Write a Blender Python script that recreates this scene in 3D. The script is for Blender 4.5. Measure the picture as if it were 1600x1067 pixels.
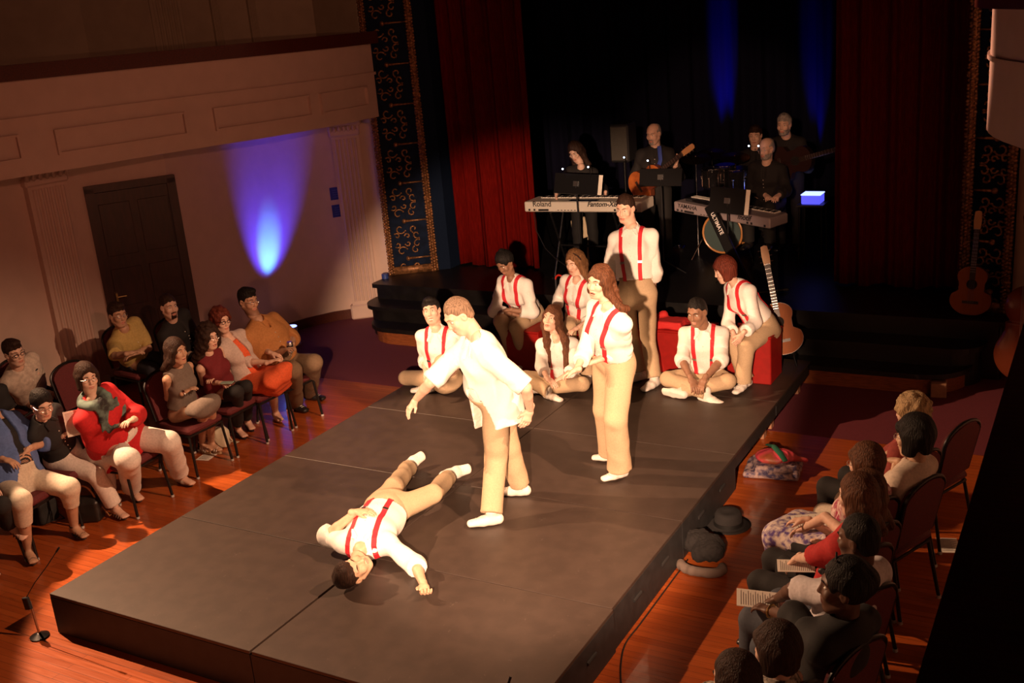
import bpy, math, random
import numpy as np
from mathutils import Vector, Matrix, noise

random.seed(7); np.random.seed(7)
SC = bpy.context.scene
COL = SC.collection
for o in list(bpy.data.objects): bpy.data.objects.remove(o)

# ------------------------------------------------------------------ camera
CZ = 3.823
YAW, PITCH, ROLL, FPX = [math.radians(-30.36898475), math.radians(17.24649575), math.radians(-4.9062442), 1659.88]
_cy, _sy, _cp, _sp, _cr, _sr = math.cos(YAW), math.sin(YAW), math.cos(PITCH), math.sin(PITCH), math.cos(ROLL), math.sin(ROLL)
CF = np.array([_sy * _cp, _cy * _cp, -_sp]); _r = np.array([_cy, -_sy, 0.0]); _u = np.cross(_r, CF)
CR = _cr * _r + _sr * _u; CU = -_sr * _r + _cr * _u
CAMP = np.array([0, 0, CZ])
cam_d = bpy.data.cameras.new('camera'); cam = bpy.data.objects.new('camera', cam_d); COL.objects.link(cam)
cam.matrix_world = Matrix(((CR[0], CU[0], -CF[0], 0), (CR[1], CU[1], -CF[1], 0), (CR[2], CU[2], -CF[2], CZ), (0, 0, 0, 1)))
cam_d.sensor_width = 36; cam_d.lens = FPX / 1600 * 36; cam_d.clip_start = 0.05; cam_d.clip_end = 100
SC.camera = cam
SC.view_settings.view_transform = 'Standard'; SC.view_settings.look = 'None'
SC.view_settings.gamma = 1; SC.view_settings.exposure = 0.0
try: SC.view_settings.use_curve_mapping = False
except Exception: pass
PH = 0.305      # platform height
SZ = 0.60       # stage height

def ray(x, y): return CF * FPX + CR * (x - 800) - CU * (y - 533.5)
def az(x, y, z): d = ray(x, y); return CAMP + d * ((z - CZ) / d[2])
def ay(x, y, Y): d = ray(x, y); return CAMP + d * (Y / d[1])
def ax(x, y, X): d = ray(x, y); return CAMP + d * (X / d[0])

# ------------------------------------------------------------------ light
w = bpy.data.worlds.new('world'); SC.world = w; w.use_nodes = True
bg = w.node_tree.nodes['Background']; bg.inputs[0].default_value = (0.9, 0.35, 0.16, 1); bg.inputs[1].default_value = 0.003
def spot(name, loc, target, power, col, size, blend=0.15, rad=0.08):
    l = bpy.data.lights.new(name, 'SPOT'); l.energy = power; l.color = col; l.spot_size = math.radians(size); l.spot_blend = blend; l.shadow_soft_size = rad
    o = bpy.data.objects.new(name, l); COL.objects.link(o); o.location = loc
    d = Vector(target) - Vector(loc); o.rotation_euler = d.to_track_quat('-Z', 'Y').to_euler(); return o
WARM = (1.0, 0.56, 0.31)
REAR = (-0.52, -0.28, 3.52)
spot('rear_spotlight', REAR, (-4.5, 8.2, 0.46), 6300, (1.0, 0.60, 0.37), 28, 0.35, .05)
spot('rear_wide_fill_light', REAR, (-5.6, 8.6, 0.9), 260, (1.0, 0.38, 0.20), 56, 0.5, .05)  # added weak fill standing in for spill around the rear beam
spot('left_gallery_spotlight', (-9.2, 4.7, 4.7), (-3.9, 5.7, 0.3), 2900, WARM, 52, 0.12, .04)
spot('right_gallery_spotlight', (0.35, 5.7, 4.9), (-5.6, 5.5, 0.0), 2000, (1.0, 0.54, 0.31), 50, 0.6, .05)
spot('balcony_spotlight', (1.0, 1.5, 4.6), (-9.0, 8.4, 4.1), 430, (1.0, 0.34, 0.19), 36, 0.3)
spot('side_fill_light', (-9.2, 3.0, 4.7), (0.1, 10.2, 3.0), 6000, (1.0, 0.5, 0.32), 11, 0.5)  # added fill, no known lamp: brightens the right wall and gallery
spot('band_fill_light', (-0.7, -0.3, 4.3), (-4.35, 12.8, 2.0), 2300, (1.0, 0.5, 0.28), 13, 0.6)  # added fill, no known lamp: lifts the faces of the band
spot('blue_wall_uplight', (-8.95, 9.80, 0.27), (-9.40, 10.14, 1.6), 420, (0.07, 0.045, 1.0), 42, 0.9, 0.03)
spot('cyan_wall_uplight', (-8.96, 9.80, 0.27), (-9.42, 10.09, 1.2), 330, (0.05, 0.42, 1.0), 24, 1.0, 0.02)
spot('blue_stage_uplight', (-5.17, 15.28, 0.65), (-5.15, 15.62, 2.7), 2600, (0.01, 0.01, 1.0), 13, 0.9, 0.03)
spot('blue_stage_uplight', (-3.80, 15.28, 0.65), (-3.79, 15.62, 2.6), 1000, (0.01, 0.01, 1.0), 14, 0.9, 0.03)
# ------------------------------------------------------------------ materials
_M = {}
def mat(name, col, rough=0.6, metal=0.0, noise_amt=0.0, scale=20.0, bump=0.0, emit=None, estr=0.0, spec=0.5, col2=None, stretch=None, coat=0.0):
    if name in _M: return _M[name]
    m = bpy.data.materials.new(name); m.use_nodes = True; nt = m.node_tree; b = nt.nodes['Principled BSDF']
    b.inputs['Base Color'].default_value = (*col, 1); b.inputs['Roughness'].default_value = rough; b.inputs['Metallic'].default_value = metal
    b.inputs['Specular IOR Level'].default_value = spec
    if coat: b.inputs['Coat Weight'].default_value = coat
    if noise_amt or bump or col2:
        tc = nt.nodes.new('ShaderNodeTexCoord'); mp = nt.nodes.new('ShaderNodeMapping'); nz = nt.nodes.new('ShaderNodeTexNoise')
        nt.links.new(tc.outputs['Object'], mp.inputs[0]); nt.links.new(mp.outputs[0], nz.inputs['Vector'])
        nz.inputs['Scale'].default_value = scale; nz.inputs['Detail'].default_value = 4
        if stretch: mp.inputs['Scale'].default_value = stretch
        c2 = col2 or tuple(c * (1 - noise_amt) for c in col)
        mx = nt.nodes.new('ShaderNodeMix'); mx.data_type = 'RGBA'
        rp = nt.nodes.new('ShaderNodeMapRange'); rp.inputs[1].default_value = 0.38; rp.inputs[2].default_value = 0.62
        nt.links.new(nz.outputs['Fac'], rp.inputs[0]); nt.links.new(rp.outputs[0], mx.inputs['Factor'])
        mx.inputs['A'].default_value = (*col, 1); mx.inputs['B'].default_value = (*c2, 1)
        nt.links.new(mx.outputs['Result'], b.inputs['Base Color'])
        if bump:
            bp = nt.nodes.new('ShaderNodeBump'); bp.inputs['Strength'].default_value = bump; bp.inputs['Distance'].default_value = 0.01
            nt.links.new(nz.outputs['Fac'], bp.inputs['Height']); nt.links.new(bp.outputs[0], b.inputs['Normal'])
    if emit is not None:
        b.inputs['Emission Color'].default_value = (*emit, 1); b.inputs['Emission Strength'].default_value = estr
    _M[name] = m; return m

# ------------------------------------------------------------------ mesh helpers
def V3(p): return np.array(p, float)
def nrm(v): v = V3(v); return v / (np.linalg.norm(v) + 1e-12)
class MB:
    """collects simple solids and links them as one mesh object"""
    def __init__(s): s.v = []; s.f = []; s.m = []
    def add(s, vs, fs, mi=0):
        n = len(s.v); s.v += [tuple(float(c) for c in v) for v in vs]; s.f += [tuple(i + n for i in f) for f in fs]; s.m += [mi] * len(fs); return s
    def box(s, a, b, mi=0):
        x0, y0, z0 = a; x1, y1, z1 = b
        return s.hexa([(x0, y0), (x1, y0), (x1, y1), (x0, y1)], z0, z1, mi)
    def hexa(s, poly, z0, z1, mi=0):
        n = len(poly); z0s = z0 if hasattr(z0, '__len__') else [z0] * n; z1s = z1 if hasattr(z1, '__len__') else [z1] * n
        vs = [(p[0], p[1], z0s[i]) for i, p in enumerate(poly)] + [(p[0], p[1], z1s[i]) for i, p in enumerate(poly)]
        fs = [tuple(range(n))[::-1], tuple(range(n, 2 * n))] + [(i, (i + 1) % n, n + (i + 1) % n, n + i) for i in range(n)]
        return s.add(vs, fs, mi)
    def obox(s, c, x, y, z, mi=0, bev=0.0):
        """oriented box: centre and three half-extent vectors; optional chamfer"""
        c, x, y, z = map(V3, (c, x, y, z))
        if bev <= 0:
            vs = [c + i * x + j * y + k * z for k in (-1, 1) for (i, j) in ((-1, -1), (1, -1), (1, 1), (-1, 1))]
            return s.add(vs, [(3, 2, 1, 0), (4, 5, 6, 7), (0, 1, 5, 4), (1, 2, 6, 5), (2, 3, 7, 6), (3, 0, 4, 7)], mi)
        lx, ly, lz = [np.linalg.norm(q) for q in (x, y, z)]; b = min(bev, lx * .9, ly * .9, lz * .9)
        bx, by, bz = b / lx, b / ly, b / lz; rings = []
        for (ix, iy, k) in ((1 - bx, 1 - by, -1), (1, 1, -1 + bz), (1, 1, 1 - bz), (1 - bx, 1 - by, 1)):
            pts = []
            if ix < 1: oct_ = [(-ix, -iy), (-ix, -iy), (ix, -iy), (ix, -iy), (ix, iy), (ix, iy), (-ix, iy), (-ix, iy)]
            else: oct_ = [(-1, -1 + by), (-1 + bx, -1), (1 - bx, -1), (1, -1 + by), (1, 1 - by), (1 - bx, 1), (-1 + bx, 1), (-1, 1 - by)]
            rings.append([c + a * x + d * y + k * z for a, d in oct_])
        vs = [p for r in rings for p in r]; fs = [tuple(range(8))[::-1], tuple(range(24, 32))]
        for r in range(3): fs += [(r * 8 + i, r * 8 + (i + 1) % 8, r * 8 + 8 + (i + 1) % 8, r * 8 + 8 + i) for i in range(8)]
        return s.add(vs, fs, mi)
    def tube(s, pts, r, n=10, mi=0, flat=None, cap=True):
        """round tube along points; r may be a list; flat=(up vector, ratio) squashes it"""
        P = [V3(p) for p in pts]; R = r if hasattr(r, '__len__') else [r] * len(P); vs = []; fs = []; prev = None
        for i, p in enumerate(P):
            t = nrm((P[min(i + 1, len(P) - 1)] - P[max(i - 1, 0)]))
            if prev is None:
                a = V3((0, 0, 1)) if abs(t[2]) < .9 else V3((1, 0, 0))
                if flat is not None: a = V3(flat[0])
            else: a = prev
            a = nrm(a - t * (a @ t)); prev = a; b = np.cross(t, a); q = flat[1] if flat is not None else 1
            for k in range(n):
                th = 2 * math.pi * k / n; vs.append(p + R[i] * (a * math.cos(th) * q + b * math.sin(th)))
        for i in range(len(P) - 1): fs += [(i * n + k, i * n + (k + 1) % n, (i + 1) * n + (k + 1) % n, (i + 1) * n + k) for k in range(n)]
        if cap: fs += [tuple(range(n))[::-1], tuple(range((len(P) - 1) * n, len(P) * n))]
        return s.add(vs, fs, mi)
    def ball(s, c, r, n=12, mi=0, ax3=None):
        c = V3(c); r = V3(r) if hasattr(r, '__len__') else V3((r, r, r)); A = np.eye(3) if ax3 is None else np.array(ax3); vs = []; fs = []; m = n // 2
        for i in range(m + 1):
            ph = math.pi * i / m
            for k in range(n):
                th = 2 * math.pi * k / n; vs.append(c + (V3((math.sin(ph) * math.cos(th), math.sin(ph) * math.sin(th), math.cos(ph))) * r) @ A)
        for i in range(m): fs += [(i * n + k, (i + 1) * n + k, (i + 1) * n + (k + 1) % n, i * n + (k + 1) % n) for k in range(n)]
        return s.add(vs, fs, mi)
    def lathe(s, base, axis, prof, n=24, mi=0):
        """prof: list of (radius, height along axis)"""
        base = V3(base); t = nrm(axis); a = nrm(np.cross(t, (0.3, 1, 0.1) if abs(t[1]) < .8 else (1, 0, 0))); b = np.cross(t, a); vs = []; fs = []
        for r, h in prof:
            for k in range(n): th = 2 * math.pi * k / n; vs.append(base + t * h + max(r, 1e-4) * (a * math.cos(th) + b * math.sin(th)))
        for i in range(len(prof) - 1): fs += [(i * n + k, i * n + (k + 1) % n, (i + 1) * n + (k + 1) % n, (i + 1) * n + k) for k in range(n)]
        fs += [tuple(range(n))[::-1], tuple(range((len(prof) - 1) * n, len(prof) * n))]
        return s.add(vs, fs, mi)
    def prism(s, outline, o, x, y, thick, mi=0):
        """2-D outline in the plane (o; x, y), extruded both ways along the normal by thick/2"""
        o, x, y = map(V3, (o, x, y)); nn = nrm(np.cross(x, y)); k = len(outline)
        vs = [o + a * x + b * y - nn * thick / 2 for a, b in outline] + [o + a * x + b * y + nn * thick / 2 for a, b in outline]
        return s.add(vs, [tuple(range(k))[::-1], tuple(range(k, 2 * k))] + [(i, (i + 1) % k, k + (i + 1) % k, k + i) for i in range(k)], mi)
    def build(s, name, mats, parent=None, smooth=False):
        return link(name, np.array(s.v), s.f, mats, parent, smooth, s.m)
def link(name, v, f, mats, parent=None, smooth=False, mi=None):
    me = bpy.data.meshes.new(name); off = V3((0, 0, 0))
    if parent is not None: off = np.array(ROOTW.get(parent.name, (0, 0, 0)))
    v = np.asarray(v, float) - off
    me.from_pydata(v.tolist(), [], [tuple(int(i) for i in q) for q in f]) if not isinstance(f, np.ndarray) else fastmesh(me, v, f)
    mats = mats if isinstance(mats, (list, tuple)) else [mats]
    for m in mats: me.materials.append(m)
    if mi is not None and len(mats) > 1: me.polygons.foreach_set('material_index', list(mi))
    if smooth:
        me.polygons.foreach_set('use_smooth', [True] * len(me.polygons))
        if smooth != 'all':
            try: me.set_sharp_from_angle(angle=math.radians(40))
            except Exception: pass
    me.update()
    o = bpy.data.objects.new(name, me); COL.objects.link(o)
    if parent is not None: o.parent = parent; ROOTW[o.name] = tuple(off)
    return o
def fastmesh(me, v, f):
    me.vertices.add(len(v)); me.vertices.foreach_set('co', v.astype(np.float32).ravel())
    me.loops.add(f.size); me.loops.foreach_set('vertex_index', f.astype(np.int32).ravel())
    me.polygons.add(len(f)); me.polygons.foreach_set('loop_start', (np.arange(len(f)) * f.shape[1]).astype(np.int32))
    try: me.polygons.foreach_set('loop_total', np.full(len(f), f.shape[1], np.int32))
    except Exception: pass
    me.update(calc_edges=True)
ROOTW = {}
def thing(name, label, cat, loc, group=None):
    o = bpy.data.objects.new(name, None); COL.objects.link(o); o.location = [float(c) for c in loc]; o.empty_display_size = 0.1
    o['label'] = label; o['category'] = cat
    if group: o['group'] = group
    ROOTW[o.name] = tuple(float(c) for c in loc); return o
def tag(o, label, cat, group=None):
    o['label'] = label; o['category'] = cat
    if group: o['group'] = group
    return o
def struct(o): o['kind'] = 'structure'; return o
def copy_thing(root, loc, label, rz=0.0, group=None):
    """a copy of a thing with copies of its parts and sub-parts"""
    r = root.copy(); COL.objects.link(r); r.location = [float(c) for c in loc]; r.rotation_euler = (0, 0, rz); r['label'] = label
    if group: r['group'] = group
    for ch in list(root.children):
        c = ch.copy(); COL.objects.link(c); c.parent = r
        for g in ch.children: d = g.copy(); COL.objects.link(d); d.parent = c
    return r
def text(body, size, o, x, y, m, parent=None, name='lettering', depth=0.002, bold=0.0, shear=0.0, sx=1.0):
    """raised lettering lying in the plane (o; x, y)"""
    cu = bpy.data.curves.new(name, 'FONT'); cu.body = body; cu.size = size; cu.extrude = depth / 2; cu.offset = bold; cu.shear = shear; cu.align_x = 'LEFT'; cu.align_y = 'BOTTOM'
    cu.materials.append(m); t = bpy.data.objects.new(name, cu); COL.objects.link(t)
    x = nrm(x); y = nrm(V3(y) - x * (V3(y) @ x)); z = np.cross(x, y); off = V3((0, 0, 0))
    if parent is not None: off = np.array(ROOTW.get(parent.name, (0, 0, 0)))
    q = V3(o) - off
    M4 = Matrix(((x[0] * sx, y[0], z[0], q[0]), (x[1] * sx, y[1], z[1], q[1]), (x[2] * sx, y[2], z[2], q[2]), (0, 0, 0, 1)))
    bpy.context.view_layer.update(); dg = bpy.context.evaluated_depsgraph_get(); me = bpy.data.meshes.new_from_object(t.evaluated_get(dg)); bpy.data.objects.remove(t)
    t = bpy.data.objects.new(name, me); COL.objects.link(t); me.transform(M4)
    if parent is not None: t.parent = parent
    return t

# ------------------------------------------------------------------ signed-distance sculpting (surface nets)
class Field:
    def __init__(s, lo, hi, h):
        s.lo = V3(lo); s.h = h; s.n = np.maximum(np.ceil((V3(hi) - s.lo) / h).astype(int) + 1, 4)
        s.D = np.full(s.n, 0.15, np.float32); s.ax = [s.lo[i] + h * np.arange(s.n[i]) for i in range(3)]
    def sub(s, lo, hi):
        a = np.clip(np.floor((V3(lo) - s.lo) / s.h).astype(int), 0, s.n); b = np.clip(np.ceil((V3(hi) - s.lo) / s.h).astype(int) + 1, 0, s.n)
        if np.any(b <= a): return None, None
        sl = tuple(slice(a[i], b[i]) for i in range(3))
        G = np.meshgrid(*[s.ax[i][sl[i]] for i in range(3)], indexing='ij', sparse=True)
        return sl, G
    def put(s, lo, hi, fn, k=0.02, op='add'):
        sl, G = s.sub(V3(lo) - k - 2 * s.h, V3(hi) + k + 2 * s.h)
        if sl is None: return s
        d = fn(G).astype(np.float32); A = s.D[sl]
        if op == 'add':
            if k > 0: hh = np.maximum(k - np.abs(A - d), 0) / k; s.D[sl] = np.minimum(A, d) - hh * hh * k * 0.25
            else: s.D[sl] = np.minimum(A, d)
        else:
            d = -d
            if k > 0: hh = np.maximum(k - np.abs(A - d), 0) / k; s.D[sl] = np.maximum(A, d) + hh * hh * k * 0.25
            else: s.D[sl] = np.maximum(A, d)
        return s
    def cone(s, a, b, ra, rb, lat=None, k=0.02, op='add'):
        a = V3(a); b = V3(b); ra = ra if hasattr(ra, '__len__') else (ra, ra); rb = rb if hasattr(rb, '__len__') else (rb, rb)
        L = np.linalg.norm(b - a); t = (b - a) / max(L, 1e-6) if L > 1e-6 else V3((0, 0, 1))
        if lat is None: lat = (1, 0, 0) if abs(t[0]) < .8 else (0, 1, 0)
        u = V3(lat); u = nrm(u - t * (u @ t)); v = np.cross(t, u); M = max(*ra, *rb)
        def fn(G):
            X, Y, Z = G[0] - a[0], G[1] - a[1], G[2] - a[2]
            W = X * t[0] + Y * t[1] + Z * t[2]; U = X * u[0] + Y * u[1] + Z * u[2]; Vv = X * v[0] + Y * v[1] + Z * v[2]
            T = np.clip(W / max(L, 1e-6), 0, 1); ru = ra[0] + (rb[0] - ra[0]) * T; rv = ra[1] + (rb[1] - ra[1]) * T; rm = np.minimum(ru, rv)
            q = np.sqrt((U / ru) ** 2 + (Vv / rv) ** 2 + ((W - T * L) / rm) ** 2); return (q - 1) * rm
        return s.put(np.minimum(a, b) - M, np.maximum(a, b) + M, fn, k, op)
    def ell(s, c, r, A=None, k=0.02, op='add'):
        """ellipsoid; rows of A are its axes"""
        c = V3(c); r = V3(r); A = np.eye(3) if A is None else np.array(A); M = max(r)
        def fn(G):
            X, Y, Z = G[0] - c[0], G[1] - c[1], G[2] - c[2]
            q = [(X * A[i][0] + Y * A[i][1] + Z * A[i][2]) / r[i] for i in range(3)]
            return (np.sqrt(q[0] ** 2 + q[1] ** 2 + q[2] ** 2) - 1) * min(r)
        return s.put(c - M, c + M, fn, k, op)
    def box(s, c, r, A, rd=0.01, k=0.01, op='add'):
        c = V3(c); r = V3(r) - rd; A = np.array(A); M = np.linalg.norm(r) + rd
        def fn(G):
            X, Y, Z = G[0] - c[0], G[1] - c[1], G[2] - c[2]
            q = [np.abs(X * A[i][0] + Y * A[i][1] + Z * A[i][2]) - r[i] for i in range(3)]
            o = np.sqrt(np.maximum(q[0], 0) ** 2 + np.maximum(q[1], 0) ** 2 + np.maximum(q[2], 0) ** 2)
            return o + np.minimum(np.maximum(np.maximum(q[0], q[1]), q[2]), 0) - rd
        return s.put(c - M, c + M, fn, k, op)
    def cut(s, p, n):
        """removes everything on the n side of the plane through p"""
        p = V3(p); n = nrm(n); G = np.meshgrid(*s.ax, indexing='ij', sparse=True)
        s.D = np.maximum(s.D, ((G[0] - p[0]) * n[0] + (G[1] - p[1]) * n[1] + (G[2] - p[2]) * n[2]).astype(np.float32)); return s
    def wrinkle(s, amp, f=14.0, seed=0.0, direc=None):
        X, Y, Z = np.meshgrid(*s.ax, indexing='ij', sparse=True)
        a = 1.7 * np.sin(f * .31 * (X + 1.3 * Y) + seed) + 1.5 * np.sin(f * .37 * (Z - .7 * Y) + 2 * seed + 1)
        b = 1.6 * np.sin(f * .29 * (Y + 1.1 * Z) + 3 * seed)
        w_ = np.sin(f * (.8 * X + .35 * Z) + a + seed) * .6 + np.sin(f * 1.1 * (.7 * Y - .5 * Z) + b + a) * .6 + np.sin(f * 2.1 * (.5 * Z + .4 * X - .5 * Y) + 1.4 * b + seed) * .35
        s.D = s.D - (amp * (1 - np.abs(w_) * 1.1)).astype(np.float32); return s
    def at(s, P):
        P = np.atleast_2d(P); q = (P - s.lo) / s.h; i = np.clip(np.floor(q).astype(int), 0, s.n - 2); f = np.clip(q - i, 0, 1); r = 0
        for dx in (0, 1):
            for dy in (0, 1):
                for dz in (0, 1):
                    wgt = (f[:, 0] if dx else 1 - f[:, 0]) * (f[:, 1] if dy else 1 - f[:, 1]) * (f[:, 2] if dz else 1 - f[:, 2])
                    r = r + wgt * s.D[i[:, 0] + dx, i[:, 1] + dy, i[:, 2] + dz]
        return r
    def mesh(s):
        D = s.D.copy()
        for a in range(3):      # close the shell at the borders
            sl = [slice(None)] * 3
            for e in (0, -1): sl[a] = e; D[tuple(sl)] = np.maximum(D[tuple(sl)], 0.001)
        S = D < 0; nx, ny, nz = D.shape
        c = np.zeros((nx - 1, ny - 1, nz - 1), np.int8)
        for dx in (0, 1):
            for dy in (0, 1):
                for dz in (0, 1): c += S[dx:nx - 1 + dx, dy:ny - 1 + dy, dz:nz - 1 + dz]
        act = np.argwhere((c > 0) & (c < 8))
        if len(act) == 0: return np.zeros((0, 3)), np.zeros((0, 4), int)
        idx = np.full(c.shape, -1, np.int32); idx[act[:, 0], act[:, 1], act[:, 2]] = np.arange(len(act))
        acc = np.zeros((len(act), 3)); cnt = np.zeros(len(act)); I, J, K = act.T
        cor = [(0, 0, 0), (1, 0, 0), (0, 1, 0), (1, 1, 0), (0, 0, 1), (1, 0, 1), (0, 1, 1), (1, 1, 1)]
        vals = [D[I + a, J + b, K + g] for a, b, g in cor]
        for p, q in ((0, 1), (2, 3), (4, 5), (6, 7), (0, 2), (1, 3), (4, 6), (5, 7), (0, 4), (1, 5), (2, 6), (3, 7)):
            vp, vq = vals[p], vals[q]; m = (vp < 0) != (vq < 0); t = np.where(m, vp / np.where(m, vp - vq, 1), 0)
            cp, cq = np.array(cor[p]), np.array(cor[q]); acc += m[:, None] * (cp + t[:, None] * (cq - cp)); cnt += m
        V = s.lo + s.h * (act + acc / cnt[:, None]); F = []
        for a in range(3):
            b, g = (a + 1) % 3, (a + 2) % 3
            s0 = [slice(0, None)] * 3; s1 = [slice(0, None)] * 3; s0[a] = slice(0, -1); s1[a] = slice(1, None)
            A0, A1 = S[tuple(s0)], S[tuple(s1)]
            e = np.argwhere(A0 != A1); e = e[(e[:, b] > 0) & (e[:, g] > 0) & (e[:, b] < D.shape[b] - 1) & (e[:, g] < D.shape[g] - 1)]
            if len(e) == 0: continue
            up = A0[e[:, 0], e[:, 1], e[:, 2]]
            eb = np.zeros(3, int); eb[b] = 1; eg = np.zeros(3, int); eg[g] = 1
            q = [idx[tuple((e - x).T)] for x in (eb + eg, eg, 0 * eb, eb)]
            q = np.stack(q, 1); q[~up] = q[~up][:, ::-1]; F.append(q)
        F = np.concatenate(F) if F else np.zeros((0, 4), int); F = F[(F >= 0).all(1)]
        return V, F
def sculpt(name, fields, mats, parent, mi=None, smooth_it=1):
    """one mesh from one or more fields; mi: function(centres)->material index"""
    Vs, Fs, n = [], [], 0
    for fl in (fields if isinstance(fields, (list, tuple)) else [fields]):
        v, f = fl.mesh()
        if len(v) == 0: continue
        for _ in range(smooth_it):
            acc = np.zeros_like(v); ct = np.zeros(len(v))
            for a, b in ((0, 1), (1, 2), (2, 3), (3, 0)):
                np.add.at(acc, f[:, a], v[f[:, b]]); np.add.at(ct, f[:, a], 1)
                np.add.at(acc, f[:, b], v[f[:, a]]); np.add.at(ct, f[:, b], 1)
            v = v * .5 + .5 * acc / np.maximum(ct, 1)[:, None]
        Vs.append(v); Fs.append(f + n); n += len(v)
    if not Vs: return None
    v = np.concatenate(Vs); f = np.concatenate(Fs)
    o = link(name, v, f, mats, parent, 'all')
    if mi is not None:
        c = v[f].mean(1); o.data.polygons.foreach_set('material_index', mi(c).astype(np.int32))
    return o
# ------------------------------------------------------------------ people
UP = V3((0, 0, 1))
def yawv(a): a = math.radians(a); return V3((math.cos(a), math.sin(a), 0)), V3((math.sin(a), -math.cos(a), 0))
POSES = {
 'stand': dict(t=(0.0, 0, .50), el=(-.02, .045, -.285), wr=(.05, .0, -.25), hd=(.03, 0, -.09), kn=(.015, .01, -.43), an=(-.02, .0, -.415), toe=(.19, .03, -.055), pz=.96),
 'sit': dict(t=(-.07, 0, .50), el=(.06, .05, -.275), wr=(.22, -.05, -.05), hd=(.085, -.03, -.02), kn=(.43, .03, -.01), an=(.0, .0, -.415), toe=(.19, .03, -.055), pz=.56),
 'cross': dict(t=(.06, 0, .49), el=(.10, .06, -.26), wr=(.18, -.12, -.12), hd=(.07, -.05, -.05), kn=(.25, .33, -.03), an=(.06, -.37, -.03), toe=(.10, -.13, -.04), pz=.13),
}
def hit(parent, px, py, L, guess):
    d = nrm(ray(px, py)); o = CAMP - parent; b = o @ d; c = o @ o - L * L; disc = b * b - c
    if disc <= 0: return CAMP + d * (-b)
    c1 = CAMP + d * (-b - math.sqrt(disc)); c2 = CAMP + d * (-b + math.sqrt(disc))
    return c1 if np.linalg.norm(c1 - guess) < np.linalg.norm(c2 - guess) else c2
def place(v, parent, L, guess):
    """joint from an override: 3-vector, (px, py), or (px, py, axis, value)"""
    if len(v) >= 3 and isinstance(v[2], str):
        if v[2] == 'n' or v[2] == 'f':
            d = nrm(ray(v[0], v[1])); o = CAMP - parent; b = o @ d; disc = b * b - (o @ o - L * L)
            return CAMP + d * (-b + (0 if disc <= 0 else (-1 if v[2] == 'n' else 1) * math.sqrt(disc)))
        return {'z': az, 'y': ay, 'x': ax}[v[2]](v[0], v[1], v[3])
    if len(v) == 2: return hit(parent, v[0], v[1], L, guess)
    return V3(v)
def solve(sp):
    s = sp.get('s', 1.0); P = POSES[sp.get('pose', 'stand')]; O = sp.get('J', {}); J = {}
    f, r = yawv(sp['yaw']); tf, tr = yawv(sp.get('tyaw', sp['yaw']))
    fw = sp.get('w', 1.0)
    B = lambda o, side=1, F=f, R=r: s * (F * o[0] + R * o[1] * side + UP * o[2])
    J['pel'] = place(sp['pel'], None, 0, None)
    t = P['t']; lean = sp.get('lean', 0); a = math.radians(lean); side = math.radians(sp.get('side', 0))
    tv = s * (tf * (t[0] * math.cos(a) + t[2] * math.sin(a)) + tr * math.sin(side) * t[2] + UP * (t[2] * math.cos(a) - t[0] * math.sin(a)))
    g = J['pel'] + tv; J['neck'] = place(O['neck'], J['pel'], .5 * s, g) if 'neck' in O else g
    tu = nrm(J['neck'] - J['pel'])
    up0 = tu if sp.get('pose') != 'lie' else tu
    tfo = nrm(tf - tu * (tf @ tu)) if sp.get('front') is None else nrm(V3(sp['front']) - tu * (V3(sp['front']) @ tu)); tro = np.cross(tfo, tu)
    J['tu'], J['tf'], J['tr'] = tu, tfo, tro
    hf, hr = yawv(sp.get('head', (sp['yaw'], 0, 0))[0]); pt, rl = [math.radians(q) for q in sp.get('head', (0, 0, 0))[1:3]]
    F = hf * math.cos(pt) - UP * math.sin(pt); U = hf * math.sin(pt) + UP * math.cos(pt); R = np.cross(F, U)
    R2 = R * math.cos(rl) - U * math.sin(rl); U2 = U * math.cos(rl) + R * math.sin(rl)
    if 'hframe' in sp: F = nrm(sp['hframe'][0]); U2 = V3(sp['hframe'][1]); U2 = nrm(U2 - F * (U2 @ F)); R2 = np.cross(F, U2)
    J['hF'], J['hR'], J['hU'] = F, R2, U2
    g = J['neck'] + s * (tu * .10 + U2 * .09 + tfo * .015 + F * .02); J['head'] = place(O['head'], J['neck'], .2 * s, g) if 'head' in O else g
    sw = sp.get('sw', .163 if sp.get('sex', 'm') == 'm' else .150) * s * (1 + .3 * (fw - 1)); hw = .095 * s * (1 + .5 * (fw - 1))
    pf, pr_ = (f, r) if sp.get('front') is None else (tfo, tro)
    for nm, sd in (('r', 1), ('l', -1)):
        J['sh_' + nm] = place(O['sh_' + nm], J['neck'], sw, J['neck'] + tro * sw * sd) if 'sh_' + nm in O else J['neck'] + tro * sw * sd - tu * .068 * s - tfo * .008
        J['hip_' + nm] = place(O['hip_' + nm], J['pel'], hw, J['pel']) if 'hip_' + nm in O else J['pel'] + pr_ * hw * sd - tu * .03 * s
        ch = [('el', 'sh', tf, tr), ('wr', 'el', tf, tr), ('hd', 'wr', tf, tr), ('kn', 'hip', f, r), ('an', 'kn', f, r), ('toe', 'an', f, r)]
        for k, par, F_, R_ in ch:
            p = J[par + '_' + nm]; o = P[k]; g = p + B(o, sd, F_, R_); L = s * np.linalg.norm(o)
            key = k + '_' + nm; L = {'el': .285, 'wr': .255, 'hd': .095, 'kn': .43, 'an': .415, 'toe': .20}[k] * s
            J[key] = place(O[key], p, L, g) if key in O else g
    return J
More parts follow.
